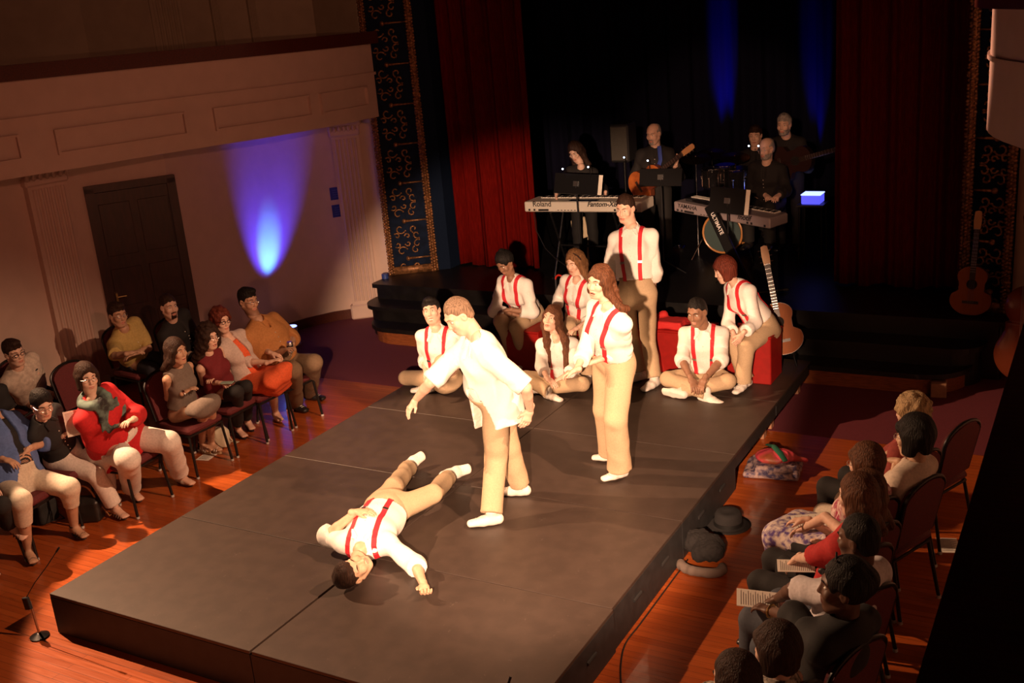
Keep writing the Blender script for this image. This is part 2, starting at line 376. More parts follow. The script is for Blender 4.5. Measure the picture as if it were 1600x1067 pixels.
def hand_field(W, d, n, side, s, curl, h=.0048):
    d = nrm(d); n = nrm(n - d * (n @ d)); th = np.cross(d, n) * side; q = s
    fl = Field(W - .19 * s - .0, W + .19 * s, h)
    fl.cone(W - d * .03 * q, W + d * .02 * q, .026 * q, (.026 * q, .017 * q), lat=th, k=.01)
    fl.cone(W + d * .02 * q, W + d * .078 * q, (.027 * q, .016 * q), (.038 * q, .0125 * q), lat=th, k=.02)
    for i, (o, L) in enumerate(((.029, .068), (.010, .077), (-.010, .072), (-.028, .056))):
        c = curl if not hasattr(curl, '__len__') else curl[i]
        p = W + d * (.082 * q - abs(o) * .2) + th * o * q; a = math.radians(c * .5 + 4 * i); dd = d + th * o * 2.2
        for seg, r0 in ((.45, .0092), (.30, .0084), (.25, .0075)):
            v = nrm(nrm(dd) * math.cos(a) + n * math.sin(a)); p2 = p + v * L * seg * q
            fl.cone(p, p2, r0 * q, r0 * .92 * q, k=.004); p = p2; a += math.radians(c * .75)
    p = W + d * .022 * q + th * .024 * q; v = nrm(d * .75 + th * .62 + n * .35); p2 = p + v * .042 * q; v2 = nrm(d * .95 + th * .22 + n * .4)
    fl.cone(p, p2, .0125 * q, .0105 * q, k=.012); fl.cone(p2, p2 + v2 * .03 * q, .0102 * q, .0082 * q, k=.004)
    return fl
def head_fields(J, sp, h=.0046):
    hs = sp.get('hs', .97 if sp.get('sex', 'm') == 'f' else 1.02) * min(1.0, sp.get('s', 1) ** .5); C = J['head']; F, R, U = J['hF'], J['hR'], J['hU']; A = (R, F, U)
    Lp = lambda r_, f_, u_: C + hs * (R * r_ + F * f_ + U * u_)
    fl = Field(C - .165 * hs, C + .165 * hs, h)
    fl.ell(Lp(0, -.014, .028), V3((.075, .094, .090)) * hs, A, k=0)
    fat = sp.get('fat', 1.0)
    fl.ell(Lp(0, .034, -.045), V3(((.057 if sp.get('sex', 'm') == 'm' else .052) * fat, .053, .066)) * hs, A, k=.03)
    fl.ell(Lp(0, .064, -.096), V3(((.024 if sp.get('sex', 'm') == 'm' else .018) * fat, .020, .018)) * hs, A, k=.03)
    for q in (-1, 1):
        fl.cone(Lp(q * .058, -.005, -.055), Lp(q * .026, .058, -.096), .018 * hs * fat, .015 * hs, k=.03)      # jaw line
        fl.ell(Lp(q * .038, .060, -.022), V3((.026, .022, .024)) * hs, A, k=.02)                              # cheek
        fl.cone(Lp(q * .010, .079, .036), Lp(q * .046, .062, .034), .0105 * hs, .009 * hs, k=.014)           # brow
        fl.ell(Lp(q * .031, .094, .010), V3((.019, .016, .012)) * hs, A, k=.010, op='sub')                   # socket
    fl.cone(Lp(0, .080, .022), Lp(0, .096, -.020), .0080 * hs, .0100 * hs, k=.012)
    fl.ell(Lp(0, .098, -.025), V3((.0105, .0115, .0095)) * hs, A, k=.006)
    for q in (-1, 1): fl.ell(Lp(q * .0105, .089, -.028), V3((.007, .010, .007)) * hs, A, k=.006)
    mo = sp.get('mouth', 0)
    fl.ell(Lp(0, .070, -.062), V3((.032, .018, .022)) * hs, A, k=.012)
    fl.ell(Lp(0, .0885, -.055), V3((.026, .0075, .0050)) * hs, A, k=.004)
    fl.ell(Lp(0, .0870, -.067 - mo), V3((.022, .0080, .0056)) * hs, A, k=.004)
    fl.ell(Lp(0, .096, -.061 - mo / 2), V3((.021, .010, .0022 + mo * .55)) * hs, A, k=.003, op='sub')
    for q in (-1, 1):
        fl.ell(Lp(q * .077, -.008, -.003), V3((.010, .021, .031)) * hs, (nrm(R + q * -.0 * F - .35 * q * F * -1), nrm(F + .35 * R * q * -1 * -1 * -1), U), k=.006)
        fl.ell(Lp(q * .086, .000, .000), V3((.007, .010, .016)) * hs, A, k=.004, op='sub')
    nb = J['neck']; nd = nrm(C - nb); nr = .060 if sp.get('sex', 'm') == 'm' else .050
    fl.cone(nb - nd * .02, Lp(0, -.022, -.045), nr * hs * fat ** .5, nr * .95 * hs, k=.02)
    eye_c = [Lp(q * .031, .0665, .010) for q in (-1, 1)]
    def mi(c):
        q = (c - C) / hs; r_, f_, u_ = q @ R, q @ F, q @ U
        m = np.zeros(len(c), int)
        m[(np.abs(r_) < .026 - np.abs(u_ + .061 + mo / 2) * .8) & (f_ > .076) & (u_ > -.0745 - mo) & (u_ < -.0495)] = 1
        m[(np.abs(r_) < .020) & (f_ > .072) & (f_ < .0885) & (np.abs(u_ + .061 + mo / 2) < .0022 + mo * .45)] = 2 if mo < .012 else 3
        b = sp.get('beard')
        if b: 
            g = (u_ < -.045) & (f_ > -.01) & (u_ > -.125) & (m == 0) & ~((np.abs(r_) < .028) & (u_ > -.068) & (u_ < -.046) & (f_ > .06)) if b == 'full' else (m == 0) & (np.abs(r_) < .03) & (f_ > .05) & (u_ < -.04) & (u_ > -.115)
            m[g] = 4
        return m
    return fl, Lp, hs, A, eye_c, mi
def hair(sp, J, Lp, hs, A, hmat, root, skinfl):
    st = sp.get('hair', 'short'); R, F, U = A
    if st == 'none': return
    C = J['head']; long_ = st in ('long', 'wavy', 'mid', 'bigcurly'); h = .006
    lo, hi = C - .17, C + .17
    if long_: lo = lo - V3((.10, .10, .34)); hi = hi + V3((.10, .10, .06))
    fl = Field(lo, hi, h); e = {'buzz': .004, 'short': .010, 'crop': .006, 'bald': .005}.get(st, .016)
    if st == 'curly' : e = .03
    if st == 'bigcurly': e = .03
    fl.ell(Lp(0, -.024 if e < .02 else -.018, .041 if e < .02 else .034), V3((.075 + e, .090 + e, .087 + e * 1.1)) * hs, A, k=0)
    if st in ('short', 'crop', 'buzz', 'bald'):
        fl.ell(Lp(0, -.055, -.02), V3((.062 + e * .5, .048 + e * .5, .07)) * hs, A, k=.02)
        fl.box(Lp(0, .135, -.06), V3((.12, .10, .110)) * hs, A, .015, .012, 'sub'); fl.box(Lp(0, .065, -.112), V3((.12, .095, .095)) * hs, A, .015, .012, 'sub'); fl.ell(Lp(0, .125, .040), V3((.058, .050, .050)) * hs, A, k=.012, op='sub')     # open the face and sides in front of the ears
        fl.box(Lp(0, 0, -.13), V3((.15, .15, .065)) * hs, A, .01, .01, 'sub')
        fl.ell(Lp(-.012, .030, .108), V3((.052, .045, .026)) * hs, A, k=.02) if st == 'short' else None
        for q in (-1, 1): fl.ell(Lp(q * .088, -.004, -.012), V3((.022, .026, .034)) * hs, A, k=.008, op='sub')
        if st == 'bald': fl.ell(Lp(0, .03, .11), V3((.085, .12, .085)) * hs, A, k=.02, op='sub')
    else:
        fl.ell(Lp(0, .122, -.008), V3((.066, .084, .100)) * hs, A, k=.015, op='sub')
        fl.box(Lp(0, 0, -.15), V3((.15, .15, .075)) * hs, A, .01, .01, 'sub')
        if st == 'bun' or st == 'pony' or st == 'updo':
            for q in (-1, 1): fl.ell(Lp(q * .085, .022, -.03), V3((.03, .04, .055)) * hs, A, k=.015, op='sub')
            if st == 'bun': fl.ell(Lp(0, -.055, .125), V3((.034, .032, .028)) * hs, A, k=.01)
            elif st == 'updo': fl.ell(Lp(0, -.105, .05), V3((.05, .04, .05)) * hs, A, k=.02)
            else: fl.cone(Lp(0, -.10, .05), Lp(0, -.155, -.10), .032 * hs, .018 * hs, k=.02)
        if st == 'bob':
            for q in (-1, 1):
                fl.cone(Lp(q * .07, -.01, .02), Lp(q * .074, .012, -.078), (.026, .050), (.022, .042), lat=R, k=.03)
            fl.cone(Lp(0, -.07, .02), Lp(0, -.068, -.075), (.075, .042), (.062, .030), lat=R, k=.03)
            if sp.get('bangs', 1): fl.ell(Lp(0, .067, .062), V3((.058, .026, .028)) * hs, A, k=.02)
        if st == 'curly':
            fl.ell(Lp(0, -.05, -.03), V3((.085, .06, .06)) * hs, A, k=.03)
        if long_:
            D = UP * -1; ln = sp.get('hlen', .26 if st != 'mid' else .16)
            hf_ = sp.get('hfront', 0)
            for q in (-1, 1):
                a = Lp(q * .068, -.005, .02); b = Lp(q * .076, -.012, -.08); c = J['neck'] + J['tr'] * q * .085 + J['tf'] * (.045 if hf_ else -.05) + UP * .02; d_ = c + D * max(ln - .16, .02) + J['tf'] * (.065 if hf_ else -.05) 
                rr = .033 if st != 'bigcurly' else .05
                fl.cone(a, b, (rr * .8, rr * 1.5), (rr, rr * 1.3), lat=R, k=.03); fl.cone(b, c, rr, rr, k=.03); fl.cone(c, d_, rr, rr * .85, k=.03)
            bk = Lp(0, -.085, -.05); fl.cone(Lp(0, -.07, .04), bk, (.07, .04), (.07, .035), lat=R, k=.03)
            fl.cone(bk, J['neck'] - J['tf'] * .085 + D * max(ln - .18, 0), (.075, .032), (.07, .02), lat=R, k=.03)
    X, Y, Z = np.meshgrid(*fl.ax, indexing='ij', sparse=True)
    X, Y, Z = X - C[0], Y - C[1], Z - C[2]; r_ = X * R[0] + Y * R[1] + Z * R[2]; f_ = X * F[0] + Y * F[1] + Z * F[2]; u_ = X * U[0] + Y * U[1] + Z * U[2]
    if st in ('curly', 'bigcurly', 'wavy'):
        fr, am = (70, .010) if st != 'wavy' else (46, .007)
        fl.D += (am * np.sin(fr * r_ + 2 * np.sin(fr * .5 * u_)) * np.sin(fr * f_ + 1.3) * np.sin(fr * .9 * u_ + .7 * np.sin(fr * .6 * r_))).astype(np.float32)
    else:
        ang = np.arctan2(r_, u_ + .35); fl.D += (.0035 * np.sin(24 * r_ + 17 * f_ + 1) * np.sin(21 * u_ + 2) + .0012 * np.sin(ang * 60 + 3 * np.sin(30 * f_))).astype(np.float32)
    if st in ('buzz', 'bald', 'crop', 'short'):
        X0 = [a[0] for a in (fl.ax)]
    o = sculpt('hair', fl, [hmat], root, smooth_it=1)
    if o and sp.get('hairband'):
        m = MB(); pts = [Lp(.094 * math.sin(t), .028 * math.cos(t) ** 2, .030 + .096 * math.cos(t)) for t in np.linspace(-1.5, 1.5, 14)]
        m.tube(pts, .0085, 8); m.build('hairband', sp['hairband'], root, True)
def strap_points(fl, J, lat, lift, s, n=64, back=True, xb=None):
    """points lying on the cloth from the front waist over the shoulder to the back waist"""
    tu, tf, tr = J['tu'], J['tf'], J['tr']; out = []; T = np.linspace(0, 1, n)
    for t in T:
        if t < .42: hgt = .05 + (t / .42) * .35; th = 0
        elif t < .58: k = (t - .42) / .16; hgt = .40; th = k * math.pi
        else: hgt = .40 - ((t - .58) / .42) * .35; th = math.pi
        l = lat * (1 - .25 * (1 - hgt / .41)) if th == 0 else lat * (1 if th < math.pi else (.15 + .85 * hgt / .41))
        A = J['pel'] + tu * hgt * s + tr * l; d = tf * math.cos(th) + tu * math.sin(th)
        rs = A[None, :] + d[None, :] * np.linspace(0, .34, 120)[:, None]; val = fl.at(rs); k = np.argmax(val > lift)
        if k == 0: k = 40
        out.append(rs[k])
    o = np.array(out)
    for _ in range(3):
        o[1:-1] = .25 * o[:-2] + .5 * o[1:-1] + .25 * o[2:]
        for i in range(n):
            g = nrm(V3([fl.at(o[i] + e * .01)[0] - fl.at(o[i] - e * .01)[0] for e in np.eye(3)])); o[i] = o[i] + g * (lift + .001 - fl.at(o[i])[0])
    return o
def person(sp):
    J = solve(sp); s = sp.get('s', 1.0); fem = sp.get('sex', 'm') == 'f'; w_ = sp.get('w', 1.0); h = sp.get('res', .011)
    feet = [J[k] for k in ('an_l', 'an_r', 'toe_l', 'toe_r')]; base = (J['an_l'] + J['an_r']) / 2; base = V3((base[0], base[1], sp.get('fz', PH)))
    root = thing('person', sp['label'], 'person', base, sp.get('group'))
    skin = sp['skin']; tr, tu, tf = J['tr'], J['tu'], J['tf']; pel, neck = J['pel'], J['neck']; TL = np.linalg.norm(neck - pel)
    tp = lambda t, f=0.0, r=0.0: pel + tu * TL * t + tf * f * s + tr * r * s
    allp = np.array([J[k] for k in J if k not in ('tu', 'tf', 'tr', 'hF', 'hR', 'hU')])
    # torso profile: (t, half width, half depth, forward)
    if fem: prof = [(-.16, .155, .105, -.01), (.02, .158, .115, -.005), (.22, .135, .098, .0), (.42, .116, .088, .005), (.66, .126, .095, .008), (.86, .108, .075, -.004), (.95, .07, .055, -.01)]
    else: prof = [(-.14, .132, .098, 0), (.04, .138, .102, 0), (.22, .140, .102, .003), (.45, .144, .105, .008), (.68, .155, .113, .010), (.86, .125, .085, -.002), (.95, .075, .058, -.01)]
    bel = sp.get('belly', 0.0)
    def torso(fl, off, k=.03, t0=-1, t1=2, extra=0.0):
        pr = [(t, (a * w_ ** (1 if t < .8 else .5) + off) * s, (b * w_ ** (1 if t < .8 else .5) + off) * s, f_) for t, a, b, f_ in prof if t0 <= t <= t1]
        for q, p in zip(pr[:-1], pr[1:]): fl.cone(tp(q[0], q[3]), tp(p[0], p[3]), (q[1], q[2]), (p[1], p[2]), lat=tr, k=k)
        [fl.cone(tp(.93, -.012), J['sh_' + q] + tu * .006 * s, (.040 + off) * s, (.044 + off) * s, k=.05) for q in 'lr']
        if fem and t1 > .6:
            for q in (-1, 1): fl.ell(tp(.62, .068 * w_ ** .5, q * .062 * w_ ** .5), V3((.058, .050, .060)) * s * w_ ** .6 + off * .6, (tr, tf, tu), k=.04)
        if bel: fl.ell(tp(.26, .05 + bel * .4), V3((.13 * w_, .09 + bel, .13)) * s, (tr, tf, tu), k=.06)
    # ---- body: one mesh
    bf = Field(allp.min(0) - .17, allp.max(0) + .17, max(h, .010)); torso(bf, -.014)
    bf.cone(tp(.90), neck + tu * .03, .06 * s, .056 * s if not fem else .048 * s, k=.03)
    for q in 'lr':
        sh, el, wr, hp, kn, an, toe = [J[a + '_' + q] for a in ('sh', 'el', 'wr', 'hip', 'kn', 'an', 'toe')]; aw = s * w_ ** .5 * (.88 if fem else 1)
        bf.cone(sh, el, .047 * aw, .036 * aw, k=.03); bf.cone(el, el + (wr - el) * .35, .037 * aw, .037 * aw, k=.015); bf.cone(el + (wr - el) * .35, wr, .036 * aw, .025 * aw, k=.01)
        lw = s * w_ ** .6
        bf.cone(hp, kn, .082 * lw, .052 * lw, k=.03); m_ = kn + (an - kn) * .3; bk = nrm(np.cross(an - kn, J['tr'])) 
        bf.cone(kn, m_, .050 * lw, .052 * lw, k=.02); bf.cone(m_, an, .050 * lw, .034 * s, k=.01)
        fd, fu = foot_frame(J, q, s)
        fk = .72 if (sp.get('shoes') or {}).get('kind') in (None, 'sneaker') and sp.get('shoes') else 1.0
        heel = an - fu * .045 * s - fd * .045 * s; bf.cone(heel, an + fd * .03 * s - fu * .03 * s, .030 * s * fk, .034 * s * fk, k=.02); bf.cone(an - fu * .035 * s + fd * .03 * s, an - fu * .055 * s + fd * .16 * s * fk, (.036 * s * fk, .028 * s * fk), (.040 * s * fk, .014 * s * fk), lat=np.cross(fd, fu), k=.02)
    hf_, Lp, hs, A, eyes, mi = head_fields(J, sp, .0046 if not sp.get('far') else .0065)
    flds = [bf, hf_]
    for q, sd in (('r', 1), ('l', -1)):
        wr, hd = J['wr_' + q], J['hd_' + q]; d = nrm(hd - wr); pn = sp.get('palm_' + q)
        if pn is None:
            pn = -UP if abs(d[2]) < .8 else -tr * sd
        flds.append(hand_field(wr, d, V3(pn), sd, s * (.92 if fem else 1.02), sp.get('curl_' + q, sp.get('curl', 28)), .0052 if not sp.get('far') else .007))
    hm = sp['hairmat']
    body = sculpt('body', flds, [skin, M_['lip'] if not sp.get('dark') else M_['lip_dark'], M_['mouth'], M_['teeth'], sp.get('beardmat', hm)], root, mi)
    for e in eyes:
        m = MB(); F, R, U = J['hF'], J['hR'], J['hU']; Ax = np.array((R, U, F)); m.ball(e, (.0140 * hs, .0092 * hs, .0125 * hs), 12, 0, Ax); m.ball(e + F * .0070 * hs, (.0068 * hs, .0070 * hs, .0062 * hs), 10, 1, Ax)
        if not sp.get('closed'): m.build('eye', [M_['eyewhite'], M_['iris']], root, 'all')
    if sp.get('brows', True):
        for q in (-1, 1): MB().tube([Lp(q * .014, .088, .034), Lp(q * .032, .083, .040), Lp(q * .050, .068, .034)], [.0028, .0036, .002], 6).build('eyebrow', hm, root, True)
    hair(sp, J, Lp, hs, A, hm, root, hf_)
    def waistcut(fl, wt): fl.box(tp(wt) + tu * .30 + tf * .02, (.26, .165 + .12 * bel + .06 * max(0, w_ - 1), .30), (tr, tf, tu), .004, 0, 'sub')
    # ---- legs
    bt = sp.get('bottom'); off = .016
    if bt:
        kind = bt.get('kind', 'trousers'); wd = bt.get('wide', 1.0); fs = []
        if kind == 'trousers':
            for q in 'lr':
                hp, kn, an = J['hip_' + q], J['kn_' + q], J['an_' + q]; d = nrm(an - kn); Lk = np.linalg.norm(an - kn); end = kn + d * Lk * bt.get('len', 1.0)
                fl = Field(np.min([pel, hp, kn, end], 0) - .24, np.max([pel, hp, kn, end], 0) + .24, h)
                torso(fl, .012, t0=-.2, t1=.3); lw = s * w_ ** .6
                # drop shoulders from this field
                fl.D = np.maximum(fl.D, 0) * 0 + fl.D
                fl.cone(hp, kn, (.089 * lw) * wd ** .5, .070 * lw * wd ** .5, k=.03)
                fl.cone(kn, end, .068 * lw * wd ** .5, .066 * s * wd, k=.02); fl.cone(end, end + d * .05, .066 * s * wd, .068 * s * wd, k=.01)
                fl.wrinkle(.0055, 15, seed=hash_(sp['label'] + q))
                fl.box(end + d * .12, (.11, .11, .12), frame(d), .004, .0, 'sub'); waistcut(fl, bt.get('waist', .20)); fs.append(fl)
            sculpt(bt.get('name', 'trousers'), fs, [bt['mat']], root)
        elif kind == 'skirt':
            mk = (J['kn_l'] + J['kn_r']) / 2; mh = (J['hip_l'] + J['hip_r']) / 2; ma = (J['an_l'] + J['an_r']) / 2; d = nrm(ma - mk)
            end = mk + d * bt.get('drop', .12); kw = np.linalg.norm(J['kn_l'] - J['kn_r']) / 2 + .08 * s; latk = nrm(J['kn_r'] - J['kn_l'] + 1e-6)
            fl = Field(np.min([pel, mk, end, J['kn_l'], J['kn_r']], 0) - .28, np.max([pel, mk, end, J['kn_l'], J['kn_r']], 0) + .28, h); torso(fl, .012, t0=-.2, t1=.3)
            for q in 'lr': fl.cone(J['hip_' + q], J['kn_' + q], .098 * s * w_ ** .6, .076 * s * w_ ** .5, k=.05)
            fl.cone(mh, mk, (.17 * w_ * s, .085 * s), (kw, .075 * s), lat=latk, k=.05)
            if bt.get('drop', .12) > .02: fl.cone(mk, end, (kw, .085 * s), (kw * bt.get('flare', 1.0), .10 * s * bt.get('flare', 1.0)), lat=latk, k=.03)
            fl.wrinkle(.009, 18, seed=hash_(sp['label'])); fl.cut(end, d) if bt.get('drop', .12) > .02 else None; waistcut(fl, .24)
            sculpt('skirt', fl, [bt['mat']], root)
    # ---- top
    tpz = sp.get('top'); tfield = None
    if tpz:
        T = tpz; sl = T.get('sleeve', 2.0); loose = T.get('loose', .010); fs = []
        hang = T.get('hang', 0); lowt = (.16 if not hang else -.2)
        fl = Field(np.minimum(np.minimum(pel, neck) - .36, pel - .36 - hang * 0), np.maximum(pel, neck) + .36, h)
        torso(fl, .012 + loose * .6)
        if hang:
            hx = T.get('hangdir', -tu); fl.cone(tp(.3), tp(-.05), (.165 * w_ * s + loose, .125 * w_ * s + loose), (.175 * w_ * s + loose, .135 * w_ * s + loose), lat=tr, k=.03)
            for dx, fx in T.get('tails', ((0, 0),)):
                pass
            e2 = pel + V3(hx) * hang; fl.cone(tp(-.05), e2, (.175 * w_ * s + loose, .135 * w_ * s + loose), (.19 * w_ * s + loose, .15 * w_ * s + loose), lat=tr, k=.03)
        else: fl.cone(tp(.34, .006), tp(.2, .004), ((prof[3][1] * w_ + .03) * s, (prof[3][2] * w_ + .03) * s), ((prof[2][1] * w_ + .024) * s, (prof[2][2] * w_ + .024) * s), lat=tr, k=.02)
        if T.get('collar', True): fl.cone(neck - tu * .03, neck + tu * .028, .072 * s if not fem else .063 * s, .064 * s if not fem else .056 * s, k=.015)
        if sl > 0:
            for q in 'lr':
                sh, el, wr = J['sh_' + q], J['el_' + q], J['wr_' + q]; aw = s * w_ ** .5 * (.9 if fem else 1)
                fl.cone(sh, sh + (el - sh) * (.5 if sl > .6 else .2), .054 * aw + loose * .5, .053 * aw + loose * .8, k=.035)
                f2 = Field(np.min([sh, el, wr], 0) - .14, np.max([sh, el, wr], 0) + .14, h)
                d1 = nrm(el - sh); d2 = nrm(wr - el)
                if sl <= 1: e = sh + (el - sh) * sl; f2.cone(sh + (el - sh) * .12, e + d1 * .04, .052 * aw + loose * .5, .056 * aw + loose, k=0); dd = d1
                else:
                    e = el + (wr - el) * (sl - 1); f2.cone(sh + (el - sh) * .12, el, .052 * aw + loose * .5, .050 * aw + loose, k=0); f2.cone(el, e + d2 * .04, .054 * aw + loose, (.050 if sl < 1.7 else .040) * aw + loose * .6, k=.02); dd = d2
                f2.wrinkle(.008, 24, seed=hash_(sp['label'] + q)); 
                if T.get('rolled'): f2.cone(e - dd * .055, e + dd * .02, .060 * aw + loose * .8, .062 * aw + loose * .8, k=.004)
                f2.box(e + dd * .12, (.1, .1, .12), frame(dd), .003, .0, 'sub'); fs.append(f2)
        else:
            for q, sd in (('l', -1), ('r', 1)):
                sh = J['sh_' + q]; fl.box(sh + tr * sd * .055 * s, (.075 * s, .12, .085), (tr, tf, tu), .02, .01, 'sub')
        if T.get('under') is not None:
            uf = Field(np.minimum(pel, neck) - .34, np.maximum(pel, neck) + .34, h); torso(uf, .004); uf.cut(tp(.93), tu); uf.cut(tp(.1), -tu); sculpt('undershirt', uf, [T['under']], root)
        if T.get('open_full'):
            for t_ in np.linspace(1.0, -.1, 16): fl.box(tp(t_, .19), (T['open_full'] * (.55 + .45 * (1 - t_)), .14, .05), (tr, tf, tu), .01, .004, 'sub')
        fl.wrinkle(T.get('wr', .008), 17, seed=hash_(sp['label']))
        v = T.get('vneck', .085)
        fl.ell(neck + tu * .05 + tf * .02, (.058 * s, .058 * s, .05), (tr, tf, tu), k=.004, op='sub')
        if v: fl.cone(neck + tu * .03 + tf * .10 * s, neck - tu * v + tf * .135 * s, .036 * s, .012, k=.004, op='sub')
        if T.get('open'):   # an open front: the cloth hangs as two tails
            hd_ = V3(T.get('hangdir', -tu)); of_, or_ = yawv(T['open_yaw']) if 'open_yaw' in T else (tf, tr)
            for q_ in np.linspace(T.get('open_from', -.10), hang + .1, 14):
                k_ = max(0, (q_ + .10) / (hang + .1)); fl.box(pel + hd_ * q_ + of_ * .17 + or_ * T.get('open_r', 0), (T['open'] * (1 + 2.2 * k_), .15, .04), (or_, nrm(of_ - hd_ * (of_ @ hd_)), -hd_), .01, .004, 'sub')
        if T.get('scoop'): fl.ell(neck + tf * .10 * s, (T['scoop'], .08, T['scoop'] * .8), (tr, tf, tu), k=.004, op='sub')
        if hang: fl.cut(pel + V3(T.get('hangdir', -tu)) * hang, T.get('hangcut', T.get('hangdir', -tu)))
        else: fl.cut(tp(.17), -tu)
        tfield = fl; fs.append(fl)
        sculpt(T.get('name', 'shirt'), fs, [T['mat']], root)
        if T.get('collar', True) and not sp.get('far'):
            cf = Field(neck - .15, neck + .15, .007); kk = s * (1 if not fem else .88)
            for q in (-1, 1):
                a = neck + tu * .040 * kk - tf * .048 * kk; b = neck + tu * .034 * kk + tr * q * .062 * kk; c = neck + tu * .006 * kk + tf * .082 * kk + tr * q * .038 * kk; e = neck - tu * .045 * kk + tf * .116 * kk + tr * q * .070 * kk
                nn = nrm(tr * q * .8 + tu * .6)
                cf.cone(a, b, (.022 * kk, .007), (.020 * kk, .007), lat=np.cross(nrm(b - a), nn), k=.004); cf.cone(b, c, (.020 * kk, .007), (.019 * kk, .007), lat=np.cross(nrm(c - b), nn), k=.004); cf.cone(c + tr * q * .004, e, (.026 * kk, .0065), (.010 * kk, .006), lat=tr, k=.004)
            sculpt('collar', cf, [T['mat']], root, smooth_it=0)
        if T.get('buttons', True) and T.get('collar', True):
            bm = MB()
            for t_ in np.linspace(.78, .26, 6):
                rs = tp(t_)[None] + tf[None] * np.linspace(0, .34, 140)[:, None]; k = int(np.argmax(fl.at(rs) > 0.001)); bm.ball(rs[k], .0055, 8)
            bm.build('shirt_buttons', M_['button'], root, 'all')
    if sp.get('susp') is not None and tfield is not None:
        for sd in (-1, 1):
            pts = strap_points(tfield, J, .088 * s * sd * (1 if not fem else .92) * w_ ** .3, .003, s); m = MB(); vs = []; n = len(pts)
            for i, p in enumerate(pts):
                t = nrm(pts[min(i + 1, n - 1)] - pts[max(i - 1, 0)]); g = V3([tfield.at(p + e * .01)[0] - tfield.at(p - e * .01)[0] for e in np.eye(3)]); g = nrm(g); b = nrm(np.cross(t, g)); g = np.cross(b, t); hw = .0185
                vs += [p - b * hw - g * .002, p + b * hw - g * .002, p + b * hw + g * .003, p - b * hw + g * .003]
            fs_ = [(i * 4 + a, i * 4 + (a + 1) % 4, i * 4 + 4 + (a + 1) % 4, i * 4 + 4 + a) for i in range(n - 1) for a in range(4)] + [(3, 2, 1, 0), tuple(range(4 * n - 4, 4 * n))]
            m.add(vs, fs_); o = m.build('suspender', sp['susp'], root, False)
            k = 15; p = pts[k]; t = nrm(pts[k + 1] - pts[k - 1]); g = nrm(V3([tfield.at(p + e * .01)[0] - tfield.at(p - e * .01)[0] for e in np.eye(3)])); b = nrm(np.cross(t, g)); g = np.cross(b, t)
            bo = MB().obox(p + g * .004, b * .021, t * .011, g * .0035).build('buckle', M_['steel'], o)
    if sp.get('belt') is not None:
        fl = Field(pel - .3, pel + .36, h); torso(fl, .022, t0=-.2, t1=.5); fl.cut(tp(.235), tu); fl.cut(tp(.165), -tu); b = sculpt('belt', fl, [sp['belt']], root)
    # ---- shoes
    shz = sp.get('shoes')
    if shz:
        for q in 'lr':
            an = J['an_' + q]; kn = J['kn_' + q]; fd, fu = foot_frame(J, q, s); lat = np.cross(fd, fu); k_ = s * (.94 if fem else 1.04); c = an - fu * .045 * k_; low = shz.get('kind')
            if low in (None, 'sneaker'):
                fl = Field(c - .25, c + .25, .0075 if not sp.get('far') else .011)
                fl.cone(c - fd * .045 * k_ - fu * .0, c + fd * .06 * k_ - fu * .004, (.037 * k_, .040 * k_), (.044 * k_, .034 * k_), lat=lat, k=0)
                fl.cone(c + fd * .06 * k_ - fu * .008, c + fd * .155 * k_ - fu * .014, (.045 * k_, .032 * k_), (.040 * k_, .022 * k_), lat=lat, k=.02)
                fl.cone(c, an + fu * .025, .040 * k_, (.038 if shz.get('high') else .036) * k_, k=.02)
                fl.cut(c - fu * .034 * k_, -fu)
                so = sculpt('shoe', fl, [shz['mat']], root)
                ml = MB()
                for i in range(4): p = c + fd * (.045 + .022 * i) * k_ + fu * (.033 - .006 * i) * k_; ml.tube([p - lat * .018, p + fu * .003, p + lat * .018], .0028, 6)
                if not sp.get('far') and shz.get('laces', True): ml.build('laces', shz.get('lmat', M_['button']), so, True)
            elif low in ('sandal', 'wedge', 'flat', 'pump'):
                hh = {'sandal': .012, 'flat': .010, 'wedge': .03, 'pump': .02}[low]; m = MB(); N = 14; out = []
                for i in range(N * 2):
                    a = 2 * math.pi * i / (2 * N); x = math.cos(a); out.append((.045 + .118 * x, (.034 + .008 * x) * math.sin(a)))
                b0 = c - fu * (.030 + hh / 2) * k_; m.prism([(p * k_, r_ * k_) for p, r_ in out], b0, fd, lat, hh + .004)
                if low == 'wedge': m.prism([(-.07, -.03), (.05, -.035), (.05, .035), (-.07, .03)], b0 - fu * .0, fd, lat, .05)
                so = m.build('shoe', shz.get('sole', shz['mat']), root)
                st = MB()
                if low in ('sandal', 'wedge'):
                    for px_, hgt, rr in ((.135, .010, .042), (.10, .018, .044), (.065, .030, .044), (.02, .055, .040)):
                        st.tube([c + fd * (px_ + .008 * math.sin(3 * t)) * k_ + lat * rr * math.cos(t) * k_ + fu * (-.03 + (hgt + .028) * math.sin(t)) * k_ for t in np.linspace(0, math.pi, 9)], .0052, 6)
                    st.tube([an + (fd * math.cos(t) + lat * math.sin(t)) * .040 * k_ + fu * .004 for t in np.linspace(0, 6.28, 14)], .0048, 6)
                    st.build('strap', shz['mat'], so, True)
                else:
                    fl = Field(c - .25, c + .25, .008); fl.cone(c - fd * .045 * k_, c + fd * .05 * k_ - fu * .006, (.037 * k_, .036 * k_), (.043 * k_, .030 * k_), lat=lat, k=0); fl.cone(c + fd * .05 * k_ - fu * .010, c + fd * .15 * k_ - fu * .018, (.043 * k_, .030 * k_), (.034 * k_, .018 * k_), lat=lat, k=.02)
                    fl.cut(c - fu * .034 * k_, -fu); fl.ell(c + fd * .03 * k_ + fu * .05, (.033 * k_, .085 * k_, .048), (lat, fd, fu), k=.004, op='sub'); sculpt('upper', fl, [shz['mat']], so)
